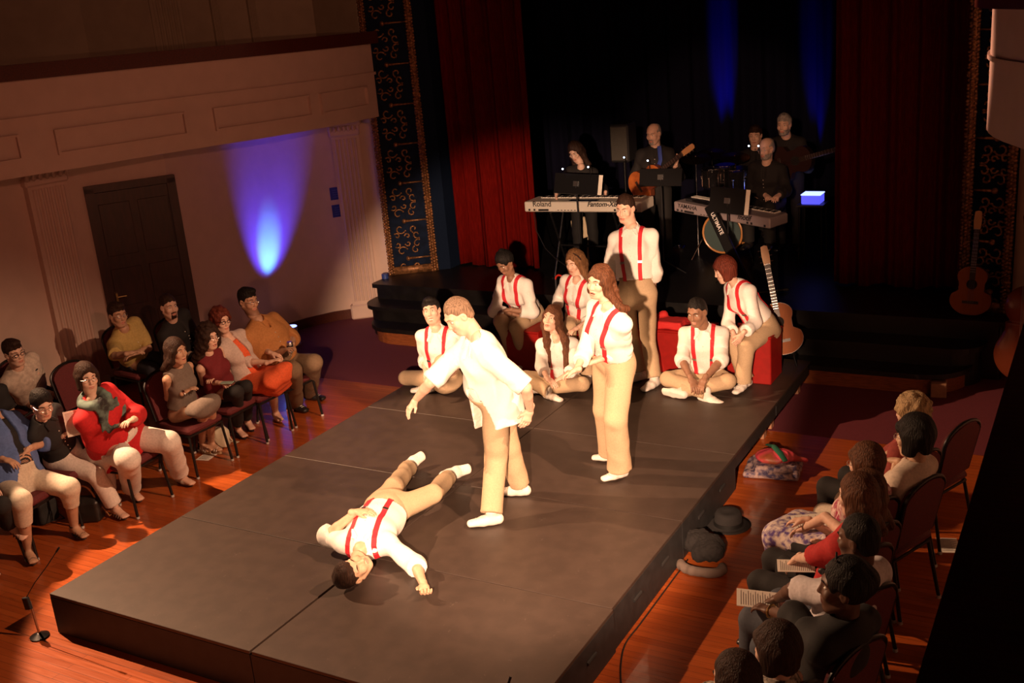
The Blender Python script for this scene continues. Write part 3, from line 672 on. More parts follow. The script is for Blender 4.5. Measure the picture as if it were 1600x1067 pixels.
    if sp.get('socks') is not None:
        for q in 'lr':
            an, kn = J['an_' + q], J['kn_' + q]; d = nrm(kn - an); MB().tube([an - d * .01, an + d * .05, an + d * .11], [.043 * s, .040 * s, .043 * s], 14).build('sock', sp['socks'], root, True)
    # ---- extras
    if sp.get('glasses'):
        m = MB()
        for q in (-1, 1):
            c = Lp(q * .032, .094, .008); R_, F_, U_ = J['hR'], J['hF'], J['hU']
            m.tube([c + R_ * .021 * hs * math.cos(t) + U_ * .015 * hs * math.sin(t) for t in np.linspace(0, 2 * math.pi, 15)], sp.get('gthick', .0018), 6)
            m.tube([Lp(q * .053, .090, .012), Lp(q * .078, .05, .010), Lp(q * .083, -.012, .008)], .0018, 6)
        m.tube([Lp(-.011, .096, .010), Lp(0, .100, .013), Lp(.011, .096, .010)], .0018, 6); m.build('glasses', sp['glasses'], root, True)
    sp['_J'] = J; sp['_root'] = root; sp['_tf'] = tfield; sp['_Lp'] = Lp
    return root
def hash_(t): return (sum(ord(c) * (i + 3) for i, c in enumerate(t)) % 997) / 997 * 20
def frame(d):
    d = nrm(d); a = V3((0, 0, 1)) if abs(d[2]) < .9 else V3((1, 0, 0)); x = nrm(np.cross(a, d)); return (x, np.cross(d, x), d)
def foot_frame(J, q, s):
    an, kn, toe = J['an_' + q], J['kn_' + q], J['toe_' + q]; L = nrm(kn - an); v = toe - an
    fd = v + L * .055 * s; fd = nrm(fd); fu = L - fd * (L @ fd)
    if np.linalg.norm(fu) < .25: fu = UP - fd * (UP @ fd)
    if abs(toe[2] - an[2]) < .09 * s and v[2] < 0.02 and L[2] > .5:
        fd = nrm(V3((v[0], v[1], 0))); fu = UP
    return fd, nrm(fu)
def skinmat(name, c): 
    m = mat(name, c, rough=.5, noise_amt=.12, scale=30, spec=.4); b = m.node_tree.nodes['Principled BSDF']
    b.inputs['Subsurface Weight'].default_value = .0; return m
SK = dict(fair=skinmat('fair_skin', (.72, .47, .36)), tan=skinmat('tan_skin', (.55, .33, .22)), olive=skinmat('olive_skin', (.62, .40, .27)), brown=skinmat('brown_skin', (.30, .16, .10)), dark=skinmat('dark_skin', (.115, .055, .035)))
def hairmat(name, c, rough=.6):
    m = mat(name, c, rough, noise_amt=.55, scale=1, stretch=(140, 140, 14), bump=.9, spec=.25); return m
HR = dict(black=hairmat('black_hair', (.012, .009, .008)), darkbrown=hairmat('dark_brown_hair', (.04, .018, .011)), brown=hairmat('brown_hair', (.13, .05, .022)),
 lightbrown=hairmat('light_brown_hair', (.25, .12, .05)), auburn=hairmat('auburn_hair', (.16, .03, .015)), blonde=hairmat('blonde_hair', (.55, .38, .20)), grey=hairmat('grey_hair', (.42, .38, .35)))
M_ = dict(lip=mat('lips', (.55, .24, .18), .45), lip_dark=mat('dark_lips', (.12, .04, .035), .4), mouth=mat('mouth_inside', (.05, .01, .01), .5), teeth=mat('teeth', (.75, .70, .62), .3), eyewhite=mat('eye_white', (.7, .66, .6), .25), iris=mat('iris', (.03, .018, .012), .15),
 button=mat('ivory_button', (.75, .72, .66), .4), steel=mat('steel', (.55, .55, .56), .3, 1.0), chrome=mat('chrome', (.8, .8, .82), .12, 1.0), brass=mat('brass', (.7, .48, .2), .3, 1.0))
white_shirt = mat('white_cotton', (.86, .84, .80), .8, noise_amt=.06, scale=90)
khaki = mat('khaki_cotton', (.52, .39, .25), .85, noise_amt=.12, scale=120)
redstrap = mat('red_elastic', (.62, .02, .035), .7, noise_amt=.15, scale=300)
white_shoe = mat('white_canvas', (.78, .75, .70), .7, noise_amt=.08, scale=80)
white_sock = mat('white_sock', (.8, .78, .74), .9)
def cloth(name, c, **k): return mat(name, c, rough=k.pop('rough', .85), noise_amt=k.pop('na', .15), scale=k.pop('scale', 60), **k)
# ------------------------------------------------------------------ the hall
def nodes(m): return m.node_tree, m.node_tree.nodes['Principled BSDF']
def woodfloor():
    m = mat('oak_strip_floor', (.42, .13, .04), .28, coat=.25); nt, b = nodes(m); tc = nt.nodes.new('ShaderNodeTexCoord')
    mp = nt.nodes.new('ShaderNodeMapping'); nt.links.new(tc.outputs['Object'], mp.inputs[0]); 
    br = nt.nodes.new('ShaderNodeTexBrick'); br.inputs['Scale'].default_value = 1; br.inputs['Brick Width'].default_value = 1.3; br.inputs['Row Height'].default_value = .057; br.inputs['Mortar Size'].default_value = .0012
    br.inputs['Color1'].default_value = (.42, .095, .020, 1); br.inputs['Color2'].default_value = (.31, .063, .013, 1); br.inputs['Mortar'].default_value = (.05, .015, .006, 1); br.offset = .37
    nt.links.new(mp.outputs[0], br.inputs['Vector'])
    nz = nt.nodes.new('ShaderNodeTexNoise'); m2 = nt.nodes.new('ShaderNodeMapping'); m2.inputs['Scale'].default_value = (3, 60, 1); nt.links.new(tc.outputs['Object'], m2.inputs[0]); nt.links.new(m2.outputs[0], nz.inputs['Vector']); nz.inputs['Scale'].default_value = 1; nz.inputs['Detail'].default_value = 6
    mx = nt.nodes.new('ShaderNodeMix'); mx.data_type = 'RGBA'; mx.blend_type = 'MULTIPLY'; mx.inputs['Factor'].default_value = .65; nt.links.new(br.outputs['Color'], mx.inputs['A']); nt.links.new(nz.outputs['Fac'], mx.inputs['B'])
    ga = nt.nodes.new('ShaderNodeMix'); ga.data_type = 'RGBA'; ga.blend_type = 'ADD'; ga.inputs['Factor'].default_value = .35; nt.links.new(mx.outputs['Result'], ga.inputs['A']); nt.links.new(br.outputs['Color'], ga.inputs['B'])
    nt.links.new(ga.outputs['Result'], b.inputs['Base Color'])
    rr = nt.nodes.new('ShaderNodeMapRange'); rr.inputs[3].default_value = .2; rr.inputs[4].default_value = .42; nt.links.new(nz.outputs['Fac'], rr.inputs[0]); nt.links.new(rr.outputs[0], b.inputs['Roughness']); return m
FLOORM = woodfloor()
struct(MB().box((-11.4, -1.2, -.1), (1.9, 8.84, 0)).build('floor', FLOORM))
CARPET = mat('burgundy_carpet', (.16, .02, .035), .95, noise_amt=.25, scale=180, bump=.3)
struct(MB().box((-11.4, 8.84, -.1), (1.9, 17.2, 0.002)).build('floor_carpet', CARPET))
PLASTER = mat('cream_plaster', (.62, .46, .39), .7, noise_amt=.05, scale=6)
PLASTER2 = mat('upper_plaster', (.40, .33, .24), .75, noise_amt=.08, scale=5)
WOODD = mat('mahogany', (.10, .022, .012), .35, noise_amt=.4, scale=8, stretch=(1, 12, 12))
def wallrun(pts, z0, z1, th, name, m, out=None):
    """a wall standing on a polyline, thickness to its left"""
    P = [V3((*p, 0)) for p in pts]; L = []
    for i in range(len(P)):
        a = P[max(i - 1, 0)]; b = P[min(i + 1, len(P) - 1)]; t = nrm(b - a); L.append(P[i] + np.array([-t[1], t[0], 0]) * th)
    vs = [(*p[:2], z) for p in P for z in (z0, z1)] + [(*p[:2], z) for p in L for z in (z0, z1)]; n = len(P); fs = []
    for i in range(n - 1):
        a, b, c, d = 2 * i, 2 * i + 1, 2 * i + 2, 2 * i + 3; o = 2 * n
        fs += [(a, c, d, b), (o + a, o + b, o + d, o + c), (b, d, o + d, o + b), (a, o + a, o + c, c)]
    fs += [(0, 1, 2 * n + 1, 2 * n), (2 * n - 2, 4 * n - 2, 4 * n - 1, 2 * n - 1)]
    mb = MB().add(vs, fs); o = mb.build(name, m)
    try: o.data.set_sharp_from_angle(angle=math.radians(25))
    except Exception: pass
    return o
LW = [(-10.35, -1.2), (-10.25, 4.0), (-10.12, 7.3), (-10.02, 8.05), (-9.56, 8.77), (-9.40, 10.1), (-9.30, 10.5), (-9.12, 10.84), (-8.9, 11.06), (-8.60, 11.24), (-8.24, 11.34)]
struct(wallrun(LW, 0, 2.72, .25, 'wall_left', PLASTER))
struct(wallrun([(p[0] - .012 * 0 + .0, p[1]) for p in LW[:4]], 0, .13, -.025, 'baseboard_left', WOODD))
struct(wallrun(LW[4:], 0, .13, -.025, 'baseboard_left_front', WOODD))
# upper wall behind the gallery
UW = [(x - .9, y) for x, y in LW[:-2]] + [(-8.9, 11.6), (-8.45, 11.7)]
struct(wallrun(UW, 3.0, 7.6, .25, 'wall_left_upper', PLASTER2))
pass
# gallery front
BL = [(-10.2, -1.2), (-10.0, 1.0), (-9.75, 3.0), (-9.46, 5.2), (-9.24, 6.45), (-9.03, 7.2), (-8.83, 8.0), (-8.60, 8.7), (-8.42, 9.2), (-8.26, 9.9), (-8.19, 10.6), (-8.20, 11.15)]
def smoothpoly(P, k=4):
    out = []
    for i in range(len(P) - 1):
        p0, p1, p2, p3 = [V3(P[max(0, min(len(P) - 1, j))]) for j in (i - 1, i, i + 1, i + 2)]
        for t in np.linspace(0, 1, k, endpoint=False): out.append(tuple(.5 * ((2 * p1) + (-p0 + p2) * t + (2 * p0 - 5 * p1 + 4 * p2 - p3) * t * t + (-p0 + 3 * p1 - 3 * p2 + p3) * t ** 3)))
    return out + [tuple(P[-1])]
BLs = smoothpoly(BL); struct(MB().hexa([(-11.3, -1.2), (-10.2, -1.2), (-10.0, 1.5)] + [(x - .05, y) for x, y in BLs] + [(-8.6, 11.9), (-11.3, 11.9)], 2.74, 2.80).build('ceiling_under_gallery', PLASTER)); g = wallrun(BLs, 2.68, 3.575, .14, 'gallery_front', PLASTER); g.name = 'trim_gallery_left'; struct(g)
def strip(P, z0, z1, off, th, name, m):
    Q = []
    for i in range(len(P)):
        a = V3(P[max(i - 1, 0)]); b = V3(P[min(i + 1, len(P) - 1)]); t = nrm(b - a); Q.append((P[i][0] + t[1] * off, P[i][1] - t[0] * off))
    return struct(wallrun(Q, z0, z1, -th, name, m))
strip(BLs, 3.575, 3.72, -.16, .28, 'trim_gallery_rail_left', WOODD)
strip(BLs, 3.20, 3.235, 0.0, .03, 'trim_gallery_moulding', PLASTER)
def along(P, d):
    acc = 0
    for a, b in zip(P[:-1], P[1:]):
        L = math.hypot(b[0] - a[0], b[1] - a[1])
        if acc + L >= d: k = (d - acc) / L; return (a[0] + (b[0] - a[0]) * k, a[1] + (b[1] - a[1]) * k)
        acc += L
    return P[-1]
def nearest_d(P, q):
    acc = 0; best = (9, 0)
    for a, b in zip(P[:-1], P[1:]):
        L = math.hypot(b[0] - a[0], b[1] - a[1]); d = math.hypot(a[0] - q[0], a[1] - q[1]); best = min(best, (d, acc)); acc += L
    return best[1]
for k, (qa, qb) in enumerate((((-9.30, 6.1), (-9.15, 6.75)), ((-9.06, 7.1), (-8.72, 8.38)), ((-8.62, 8.62), (-8.26, 9.9)), ((-8.23, 10.15), (-8.19, 10.95)))):
    a, b = nearest_d(BLs, qa), nearest_d(BLs, qb); seg = [along(BLs, d) for d in np.linspace(a, b, 12)]
    strip(seg, 2.835, 2.86, 0, .04, 'trim_panel_bottom', PLASTER); strip(seg, 3.06, 3.08, 0, .035, 'trim_panel_top', PLASTER)
    for d in (a, b): strip([along(BLs, d - .012), along(BLs, d + .012)], 2.835, 3.08, 0, .04, 'trim_panel_side', PLASTER)
# pilasters on the left wall (fluted) and on the upper wall
def pilaster(p, nrm2, wd, z0, z1, name, m, flutes=6, cap=True, proud=.09):
    n2 = nrm((*nrm2, 0)); t = np.cross(UP, n2); c = V3((*p, 0)); mb = MB()
    mb.obox(c + n2 * (proud / 2 - .03) + UP * (z0 + z1) / 2, t * wd / 2, n2 * (proud / 2 + .03), UP * (z1 - z0) / 2)
    for i in range(flutes):
        u = (i + .5) / flutes * wd * .84 - wd * .42; mb.tube([c + n2 * proud + t * u + UP * (z0 + .25), c + n2 * proud + t * u + UP * (z1 - .28)], wd * .84 / flutes * .36, 8)
    if cap:
        mb.obox(c + n2 * (proud / 2) + UP * (z1 - .06), t * (wd / 2 + .05), n2 * (proud / 2 + .05), UP * .06, bev=.02); mb.obox(c + n2 * (proud / 2) + UP * (z1 - .20), t * (wd / 2 + .02), n2 * (proud / 2 + .02), UP * .05, bev=.02)
        for i in range(7): mb.ball(c + n2 * (proud + .03) + t * (wd * (i / 6 - .5)) + UP * (z1 - .15), (.026, .026, .04), 8)
    mb.obox(c + n2 * (proud / 2) + UP * (z0 + .1), t * (wd / 2 + .03), n2 * (proud / 2 + .03), UP * .1, bev=.02)
    return struct(mb.build(name, m))
pilaster((-10.09, 7.52), (1, -.14), .46, 0, 2.70, 'trim_pilaster_1', PLASTER)
pilaster((-8.78, 11.14), (.62, -.78), .36, 0, 2.70, 'trim_pilaster_2', PLASTER)
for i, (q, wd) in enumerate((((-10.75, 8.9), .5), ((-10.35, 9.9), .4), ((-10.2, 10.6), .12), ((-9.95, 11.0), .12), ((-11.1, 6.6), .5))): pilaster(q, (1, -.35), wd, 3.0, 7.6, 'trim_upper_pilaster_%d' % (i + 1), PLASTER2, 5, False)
# door in the left wall
dm = mat('dark_walnut_door', (.045, .012, .008), .4, noise_amt=.4, scale=5, stretch=(6, 6, 1)); a = V3((-10.03, 8.03, 0)); b = V3((-9.55, 8.79, 0)); t = nrm(b - a); n2 = np.cross(t, UP)
dw = np.linalg.norm(b - a); dc = (a + b) / 2; mb = MB()
mb.obox(dc + UP * 1.12 + n2 * .02, t * dw / 2, n2 * .035, UP * 1.13)
door = struct(mb.build('door_1', dm)); ROOTW[door.name] = (0, 0, 0)
pm = MB()
for u in (-.25, .25):
    for z, hh in ((.5, .32), (1.15, .22), (1.82, .3)): pm.obox(dc + t * u * dw * .95 + UP * z + n2 * .057, t * dw * .19, n2 * .006, UP * hh, bev=.004)
pm.build('door_panel', dm, door)
MB().obox(dc + t * (-dw * .42) + UP * 1.05 + n2 * .08, t * .012, n2 * .03, UP * .05).tube([dc + t * (-dw * .42) + UP * 1.05 + n2 * .10, dc + t * (-dw * .30) + UP * 1.05 + n2 * .10], .009, 8).build('door_handle', M_['brass'], door, True)
fr = MB()
for e in (a, b): fr.obox(e + UP * 1.15 + n2 * .03, t * .05, n2 * .05, UP * 1.16)
fr.obox(dc + UP * 2.30 + n2 * .03, t * (dw / 2 + .05), n2 * .05, UP * .04); fr.build('door_frame', dm, door)
# blue signs by the pilaster
SB = mat('blue_sign', (.012, .03, .30), .5); SW = mat('sign_white', (.05, .10, .5), .5)
for k, (px, py, pos) in enumerate(((525.5, 302, 'upper'), (529, 329, 'lower'))):
    P0 = V3((-9.12, 10.84, 0)); t = nrm(V3((-8.9, 11.06, 0)) - V3((-9.30, 10.5, 0))); n2 = np.cross(t, UP); P0 = P0 + n2 * .045; d = ray(px, py); tt = ((P0 - CAMP) @ n2) / (d @ n2); c = CAMP + d * tt
    o = thing('wall_sign', 'small square blue notice on the cream wall beside the pilaster, the %s of the two' % pos, 'sign', c, 'blue notices by the pilaster')
    MB().obox(c, t * .085, n2 * .008, UP * .082, bev=.003).build('board', SB, o)
    mk = MB()
    for i in range(4): mk.obox(c + n2 * .009 + UP * (.045 - .03 * i) - t * .012 * (i % 2), t * (.055 - .012 * (i % 2)), n2 * .001, UP * .004)
    mk.build('printed_lines', SW, o)
sm = MB().ball((-10.17, 6.2, 1.62), (.02, .05, .05), 10); 
# ---- proscenium: slanted blue bands with gilt relief
PB = mat('painted_blue_band', (.006, .013, .036), .7, spec=.08, noise_amt=.4, scale=14)
GILT = mat('aged_gilt', (.40, .19, .08), .5, .6, noise_amt=.6, scale=30)
def proscenium(a, b, side, name, gapname):
    a = V3((*a, 0)); b = V3((*b, 0)); t = nrm(b - a); n2 = np.cross(t, UP); n2 = n2 if n2[1] < 0 else -n2; W = np.linalg.norm(b - a); c = (a + b) / 2; Z0, Z1 = SZ, 7.4
    root = MB().obox(c - n2 * .12 + UP * (Z0 + Z1) / 2, t * W / 2, n2 * .12, UP * (Z1 - Z0) / 2).build(name, PB); struct(root); ROOTW[root.name] = (0, 0, 0)
    bd = MB(); rng = random.Random(5)
    for u0, ww in ((0.03, .075), (W - .05, .095)):
        p0 = a + t * u0 + n2 * .02
        bd.tube([p0 + UP * Z0, p0 + UP * Z1], ww * .42, 10)
        z = Z0 + .02
        while z < 4.6:
            for j in (-1, 0, 1):
                bd.ball(p0 + t * j * ww * .36 + n2 * (.022 + .012 * (j == 0)) + UP * (z + .012 * (j + rng.random())), (.017 + .01 * rng.random(), .017, .015 + .008 * rng.random()), 6)
            z += .038
    bd.obox(c + n2 * .02 + UP * (Z0 + .05), t * W / 2, n2 * .02, UP * .05)
    bd.build('gilt_border', GILT, root, 'all')
    rel = MB(); z = Z0 + .2; m0 = a + t * (W * .47); k = 0
    while z < 5.2:
        rel.tube([m0 + n2 * .012 + UP * z - t * .02, m0 + n2 * .012 + UP * z + t * (W * .40)], [.016, .008], 8); rel.ball(m0 + n2 * .015 + UP * z - t * .04, (.032, .022, .032), 10)
        for sd in (-1, 1):
            for r0, ph, cx, cz in ((.070, .4, -.10, .10), (.050, 2.0, .07, .11), (.038, 3.4, -.02, .20), (.055, 1.1, .10, .19), (.04, 4, -.15, .19)):
                cc = m0 + t * cx * W * 1.6 + UP * (z + sd * cz); rel.tube([cc + n2 * .008 + (t * math.cos(q + ph) + UP * sd * math.sin(q + ph)) * r0 * (1 - q / 7.5) for q in np.linspace(0, 5.2, 12)], [.007 + .005 * math.sin(q * 2) ** 2 for q in np.linspace(0, 5.2, 12)], 6)
                for q in (0, 1.6, 3.1): rel.ball(cc + n2 * .010 + (t * math.cos(q + ph) + UP * sd * math.sin(q + ph)) * r0 * (1 - q / 7.5), (.017, .010, .012), 6)
        z += .50; k += 1
    rel.build('gilt_scrollwork', GILT, root, 'all')
proscenium((-8.33, 11.16), (-7.80, 11.54), 1, 'trim_proscenium_left', 'l')
proscenium((-.80, 11.0), (-1.27, 11.14), -1, 'trim_proscenium_right', 'r')
struct(MB().hexa([(-7.86, 11.5), (-7.66, 11.62), (-7.66, 12.1), (-7.9, 12.1)], SZ, 7.4).build('trim_proscenium_reveal_left', mat('deep_blue_reveal', (.006, .012, .03), .8, spec=.05)))
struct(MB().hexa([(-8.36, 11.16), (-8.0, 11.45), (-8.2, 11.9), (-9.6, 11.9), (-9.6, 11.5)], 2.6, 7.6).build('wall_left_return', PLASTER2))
struct(MB().box((-9.2, 12.0, 0), (-7.7, 12.2, 7.6)).build('wall_proscenium_left', mat('black_wall', (.012, .011, .012), .8)))
struct(MB().box((-1.3, 11.9, 0), (1.7, 12.1, 7.6)).build('wall_proscenium_right', mat('black_wall', (.012, .011, .012), .8)))
# right side wall piece, gallery and foreground rail
struct(wallrun([(-.80, 11.06), (-.52, 10.85), (-.2, 10.5), (.35, 9.5), (.9, 8.0), (1.2, 5.0), (1.2, -1.2)], 0, 7.6, .2, 'wall_right', PLASTER))
BR = smoothpoly([(-.52, 11.0), (-.66, 10.3), (-.82, 9.6), (-.88, 9.0), (-.76, 8.2), (-.35, 7.2), (.1, 5.8), (.5, 4.4)])
struct(wallrun(BR[::1], 2.70, 3.575, .14, 'trim_gallery_right', PLASTER)); strip(BR, 3.575, 3.72, -.16, .28, 'trim_gallery_rail_right', WOODD)
strip(BR, 3.21, 3.24, 0, .02, 'trim_gallery_moulding_right', PLASTER)
struct(MB().hexa([(x, y) for x, y in BR[::2]] + [(1.6, 4.4), (1.6, 11.0)], 2.70, 2.76).build('ceiling_under_gallery_right', PLASTER))
struct(MB().hexa([(-.165, -.9), (1.1, -.9), (1.1, 3.4), (-.165, 3.4)], 2.5, 3.0).build('trim_gallery_parapet', WOODD))
struct(MB().box((-11.6, -1.4, 0), (1.9, -1.2, 7.6)).build('wall_back', mat('black_wall', (.012, .011, .012), .8)))
struct(MB().box((-11.6, -1.4, 7.6), (1.9, 17.4, 7.8)).build('ceiling', mat('dark_ceiling', (.03, .025, .02), .9)))
struct(MB().box((-9.8, 17.0, 0), (0.4, 17.2, 7.6)).build('wall_stage_back', mat('black_wall', (.012, .011, .012), .8)))
struct(MB().box((-9.4, 12.2, 0), (-9.2, 17.0, 7.6)).build('wall_stage_left', mat('black_wall', (.012, .011, .012), .8)))
struct(MB().box((0.2, 12.1, 0), (0.4, 17.0, 7.6)).build('wall_stage_right', mat('black_wall', (.012, .011, .012), .8)))
# ---- stage and its steps
STG = mat('black_painted_boards', (.008, .007, .007), .42, noise_amt=.5, scale=9, bump=.15)
def stagepoly(x0, x1, yf, rnd, yb):
    """front corners rounded"""
    P = []
    for t in np.linspace(0, math.pi / 2, 8): P.append((x0 + rnd * (1 - math.sin(t)) , yf + rnd * (1 - math.cos(t)) * 1.0))
    P = [(x0, yb)] + P[::-1][::-1][::-1] if False else P
    L = [(x0 + rnd * (1 - math.cos(t)), yf + rnd * (1 - math.sin(t))) for t in np.linspace(0, math.pi / 2, 9)]
    Rr = [(x1 - rnd * (1 - math.cos(t)), yf + rnd * (1 - math.sin(t))) for t in np.linspace(math.pi / 2, 0, 9)]
    return [(x0, yb)] + L + Rr + [(x1, yb)]
def step(x0, x1, yf, rnd, z, name, nose=.04, m2=None, yb=17.0, z0=0):
    o = MB().hexa(stagepoly(x0 + nose, x1 - nose, yf + nose, rnd, yb), z0, z - .05).build(name + '_riser', m2 or STG); struct(o)
    o = MB().hexa(stagepoly(x0, x1, yf, rnd, yb), z - .05, z).build(name, STG); struct(o)
ORW = mat('varnished_oak_fascia', (.28, .085, .028), .35, noise_amt=.35, scale=10, stretch=(1, 8, 8))
step(-8.30, -.78, 10.68, .04, SZ, 'floor_stage', yb=17.0)
step(-8.30, -.95, 10.36, .30, .40, 'trim_step_2', yb=10.75)
step(-8.14, -1.05, 10.10, .45, .21, 'trim_step_1', m2=ORW, yb=10.5)
# ---- curtains and drapes
VEL = mat('red_velvet', (.13, .005, .003), .95, spec=.03, noise_amt=.35, scale=14, stretch=(8, 8, .6))
BLK = mat('black_drape', (.005, .005, .016), .9, spec=.1)
def drape(x0, x1, y, z0, z1, m, name, folds, amp, label, kind='curtain', seed=1, group=None):
    rng = random.Random(seed); n = int((x1 - x0) / .012); vs = []; nz = 14; ph = [rng.random() * 6 for _ in range(4)]
    for i in range(n + 1):
        x = x0 + (x1 - x0) * i / n; u = (x - x0)
        for j in range(nz + 1):
            z = z0 + (z1 - z0) * j / nz; tz = 1 - .45 * j / nz
            a = math.sin(u * folds * 6.28 + ph[0] + 1.2 * math.sin(u * folds * 1.7 + ph[1]) + .1 * z); a = math.copysign(abs(a) ** .7, a)
            d = amp * tz * (a + .35 * math.sin(u * folds * 15.2 + ph[2] + .3 * z) + .5 * math.sin(u * folds * 2.1 + ph[3]))
            vs.append((x, y + d, z + (.015 * math.sin(u * folds * 3 + ph[2]) + .012 if j == 0 else 0)))
    f = []; N = nz + 1
    for i in range(n):
        for j in range(nz): f.append((i * N + j, (i + 1) * N + j, (i + 1) * N + j + 1, i * N + j + 1))
    k = len(vs); vs2 = vs + [(a, b + .02, c) for a, b, c in vs]; f2 = f + [tuple(q + k for q in g[::-1]) for g in f]
    f2 += [(j, j + 1, k + j + 1, k + j) for j in range(nz)] + [(n * N + j + 1, n * N + j, k + n * N + j, k + n * N + j + 1) for j in range(nz)] + [((i + 1) * N, i * N, k + i * N, k + (i + 1) * N) for i in range(n)]
    o = link(name, vs2, f2, m, None, 'all'); tag(o, label, kind, group); return o
drape(-7.95, -6.40, 11.82, SZ + .005, 7.3, VEL, 'stage_curtain', 4.2, .045, 'deep red velvet curtain hanging in folds beside the blue left pillar, behind the silver keyboard', seed=3)
drape(-2.66, -1.28, 11.76, SZ + .005, 7.3, VEL, 'stage_curtain', 4.0, .045, 'dark red velvet curtain in shadow on the right side of the stage', seed=8)
drape(-8.2, 0.0, 15.6, SZ + .005, 7.3, BLK, 'back_drape', 2.2, .06, 'black backdrop drape washed by two narrow blue lights behind the band', kind='curtain', seed=5)
# ---- thrust platform: 2 x 5 modules
PLT = mat('black_painted_plywood', (.050, .034, .027), .5, noise_amt=.18, scale=9, bump=.08)
nt, b_ = nodes(PLT); tc = nt.nodes.new('ShaderNodeTexCoord'); ns = nt.nodes.new('ShaderNodeTexNoise'); ns.inputs['Scale'].default_value = 26; ns.inputs['Detail'].default_value = 8; ns.inputs['Distortion'].default_value = 2.5; nt.links.new(tc.outputs['Object'], ns.inputs['Vector'])
cr = nt.nodes.new('ShaderNodeMapRange'); cr.inputs[1].default_value = .68; cr.inputs[2].default_value = .74; cr.inputs[3].default_value = 0; cr.inputs[4].default_value = .5; nt.links.new(ns.outputs['Fac'], cr.inputs[0])
mx = nt.nodes.new('ShaderNodeMix'); mx.data_type = 'RGBA'; src = b_.inputs['Base Color'].links[0].from_socket; nt.links.new(cr.outputs[0], mx.inputs['Factor']); nt.links.new(src, mx.inputs['A']); mx.inputs['B'].default_value = (.13, .105, .09, 1); nt.links.new(mx.outputs['Result'], b_.inputs['Base Color'])
SKIRT = mat('black_skirt_board', (.022, .022, .024), .6, noise_amt=.3, scale=12)
X0, X1, XM, Y0, MY = -6.11, -2.47, -4.30, 3.925, 1.217
rowlab = ['nearest the camera', 'second from the front', 'third from the front', 'fourth from the front', 'at the back against the stage steps']
for r in range(5):
    for c in range(2):
        xa, xb = ((X0, XM), (XM, X1))[c]; ya, yb = Y0 + r * MY, Y0 + (r + 1) * MY - (0 if r < 4 else .04); dx = .012 if (r == 0 and c == 1) else 0
        root = thing('stage_riser', 'black plywood platform module, %s row, on the %s half' % (rowlab[r], ('left', 'right')[c]), 'platform', ((xa + xb) / 2, (ya + yb) / 2, 0), 'black platform modules of the thrust stage')
        MB().obox(((xa + xb) / 2 + dx, (ya + yb) / 2, PH - .012), ((xb - xa) / 2 - .003, 0, 0), (0, (yb - ya) / 2 - .003, 0), (0, 0, .012), bev=.002).build('deck', PLT, root)
        MB().box((xa + .015 + dx, ya + .015, PH - .14), (xb - .015 + dx, yb - .015, PH - .0245)).build('frame', SKIRT, root)
        for lx in (xa + .12, xb - .12):
            for ly in (ya + .12, yb - .12): MB().box((lx - .04, ly - .04, 0), (lx + .04, ly + .04, PH - .141)).build('leg', mat('pine_leg', (.42, .22, .13), .7, noise_amt=.2, scale=12) if r >= 3 else SKIRT, root)
        if r == 0: MB().box((xa + .004, ya + .002, .006), (xb - .004, ya + .014, PH - .026)).build('skirt_board', SKIRT, root)
        if c == 1 and r < 3: 
            MB().box((xb - .014 + dx, ya + .004, .006), (xb - .002 + dx, yb - .004, PH - .026)).build('skirt_board', SKIRT, root)
            for q in (.32, .72): MB().tube([(xb - .002 + dx, ya + q * (yb - ya) - .06, .17), (xb + .001 + dx, ya + q * (yb - ya), .175), (xb - .002 + dx, ya + q * (yb - ya) + .06, .17)], .012, 8).build('hand_hole', mat('black_wall', (.012, .011, .012), .8), root, True)
        if c == 0: MB().box((xa + .002, ya + .004, .006), (xa + .014, yb - .004, PH - .026)).build('skirt_board', SKIRT, root)
# ------------------------------------------------------------------ the cast on the platform
def Z(x, y, h): return (x, y, 'z', PH + h)
def cast(**k):
    k.setdefault('top', dict(mat=white_shirt, sleeve=1.35, rolled=1)); k.setdefault('bottom', dict(mat=khaki)); k.setdefault('shoes', dict(mat=white_shoe)); k.setdefault('susp', redstrap); k.setdefault('socks', white_sock)
    return person(k), k
BELT = cloth('tan_webbing_belt', (.34, .27, .16))
SOCKG = white_sock
cast(label='person bending forward in an open untucked white shirt, reaching down towards the person lying', s=1.0, w=1.14, belly=.04, pel=(775, 622, 'y', 6.12), yaw=205, tyaw=232, lean=22, head=(240, 32, 6), skin=SK['fair'], hairmat=hairmat('sandy_hair', (.27, .18, .12)), hair='buzz', fat=1.08,
 J=dict(neck=(748, 532), head=(716, 494), el_r=(672, 598), wr_r=(650, 624), hd_r=(636, 643), el_l=(822, 606), wr_l=(828, 640, 'f'), hd_l=(822, 660), kn_l=(775, 715), an_l=Z(768, 802, .09), toe_l=Z(742, 817, .03), kn_r=(795, 700), an_r=Z(812, 757, .09), toe_r=Z(786, 768, .03)),
 top=dict(mat=white_shirt, sleeve=.98, loose=.018, hang=.20, hangdir=nrm((.08, 0, -1)), hangcut=nrm((.25, -.1, -1)), open=.04, open_yaw=262, open_r=.02, under=white_shirt, buttons=False, wr=.010, name='open_shirt'), bottom=dict(mat=khaki, wide=1.15), susp=None, curl=25)
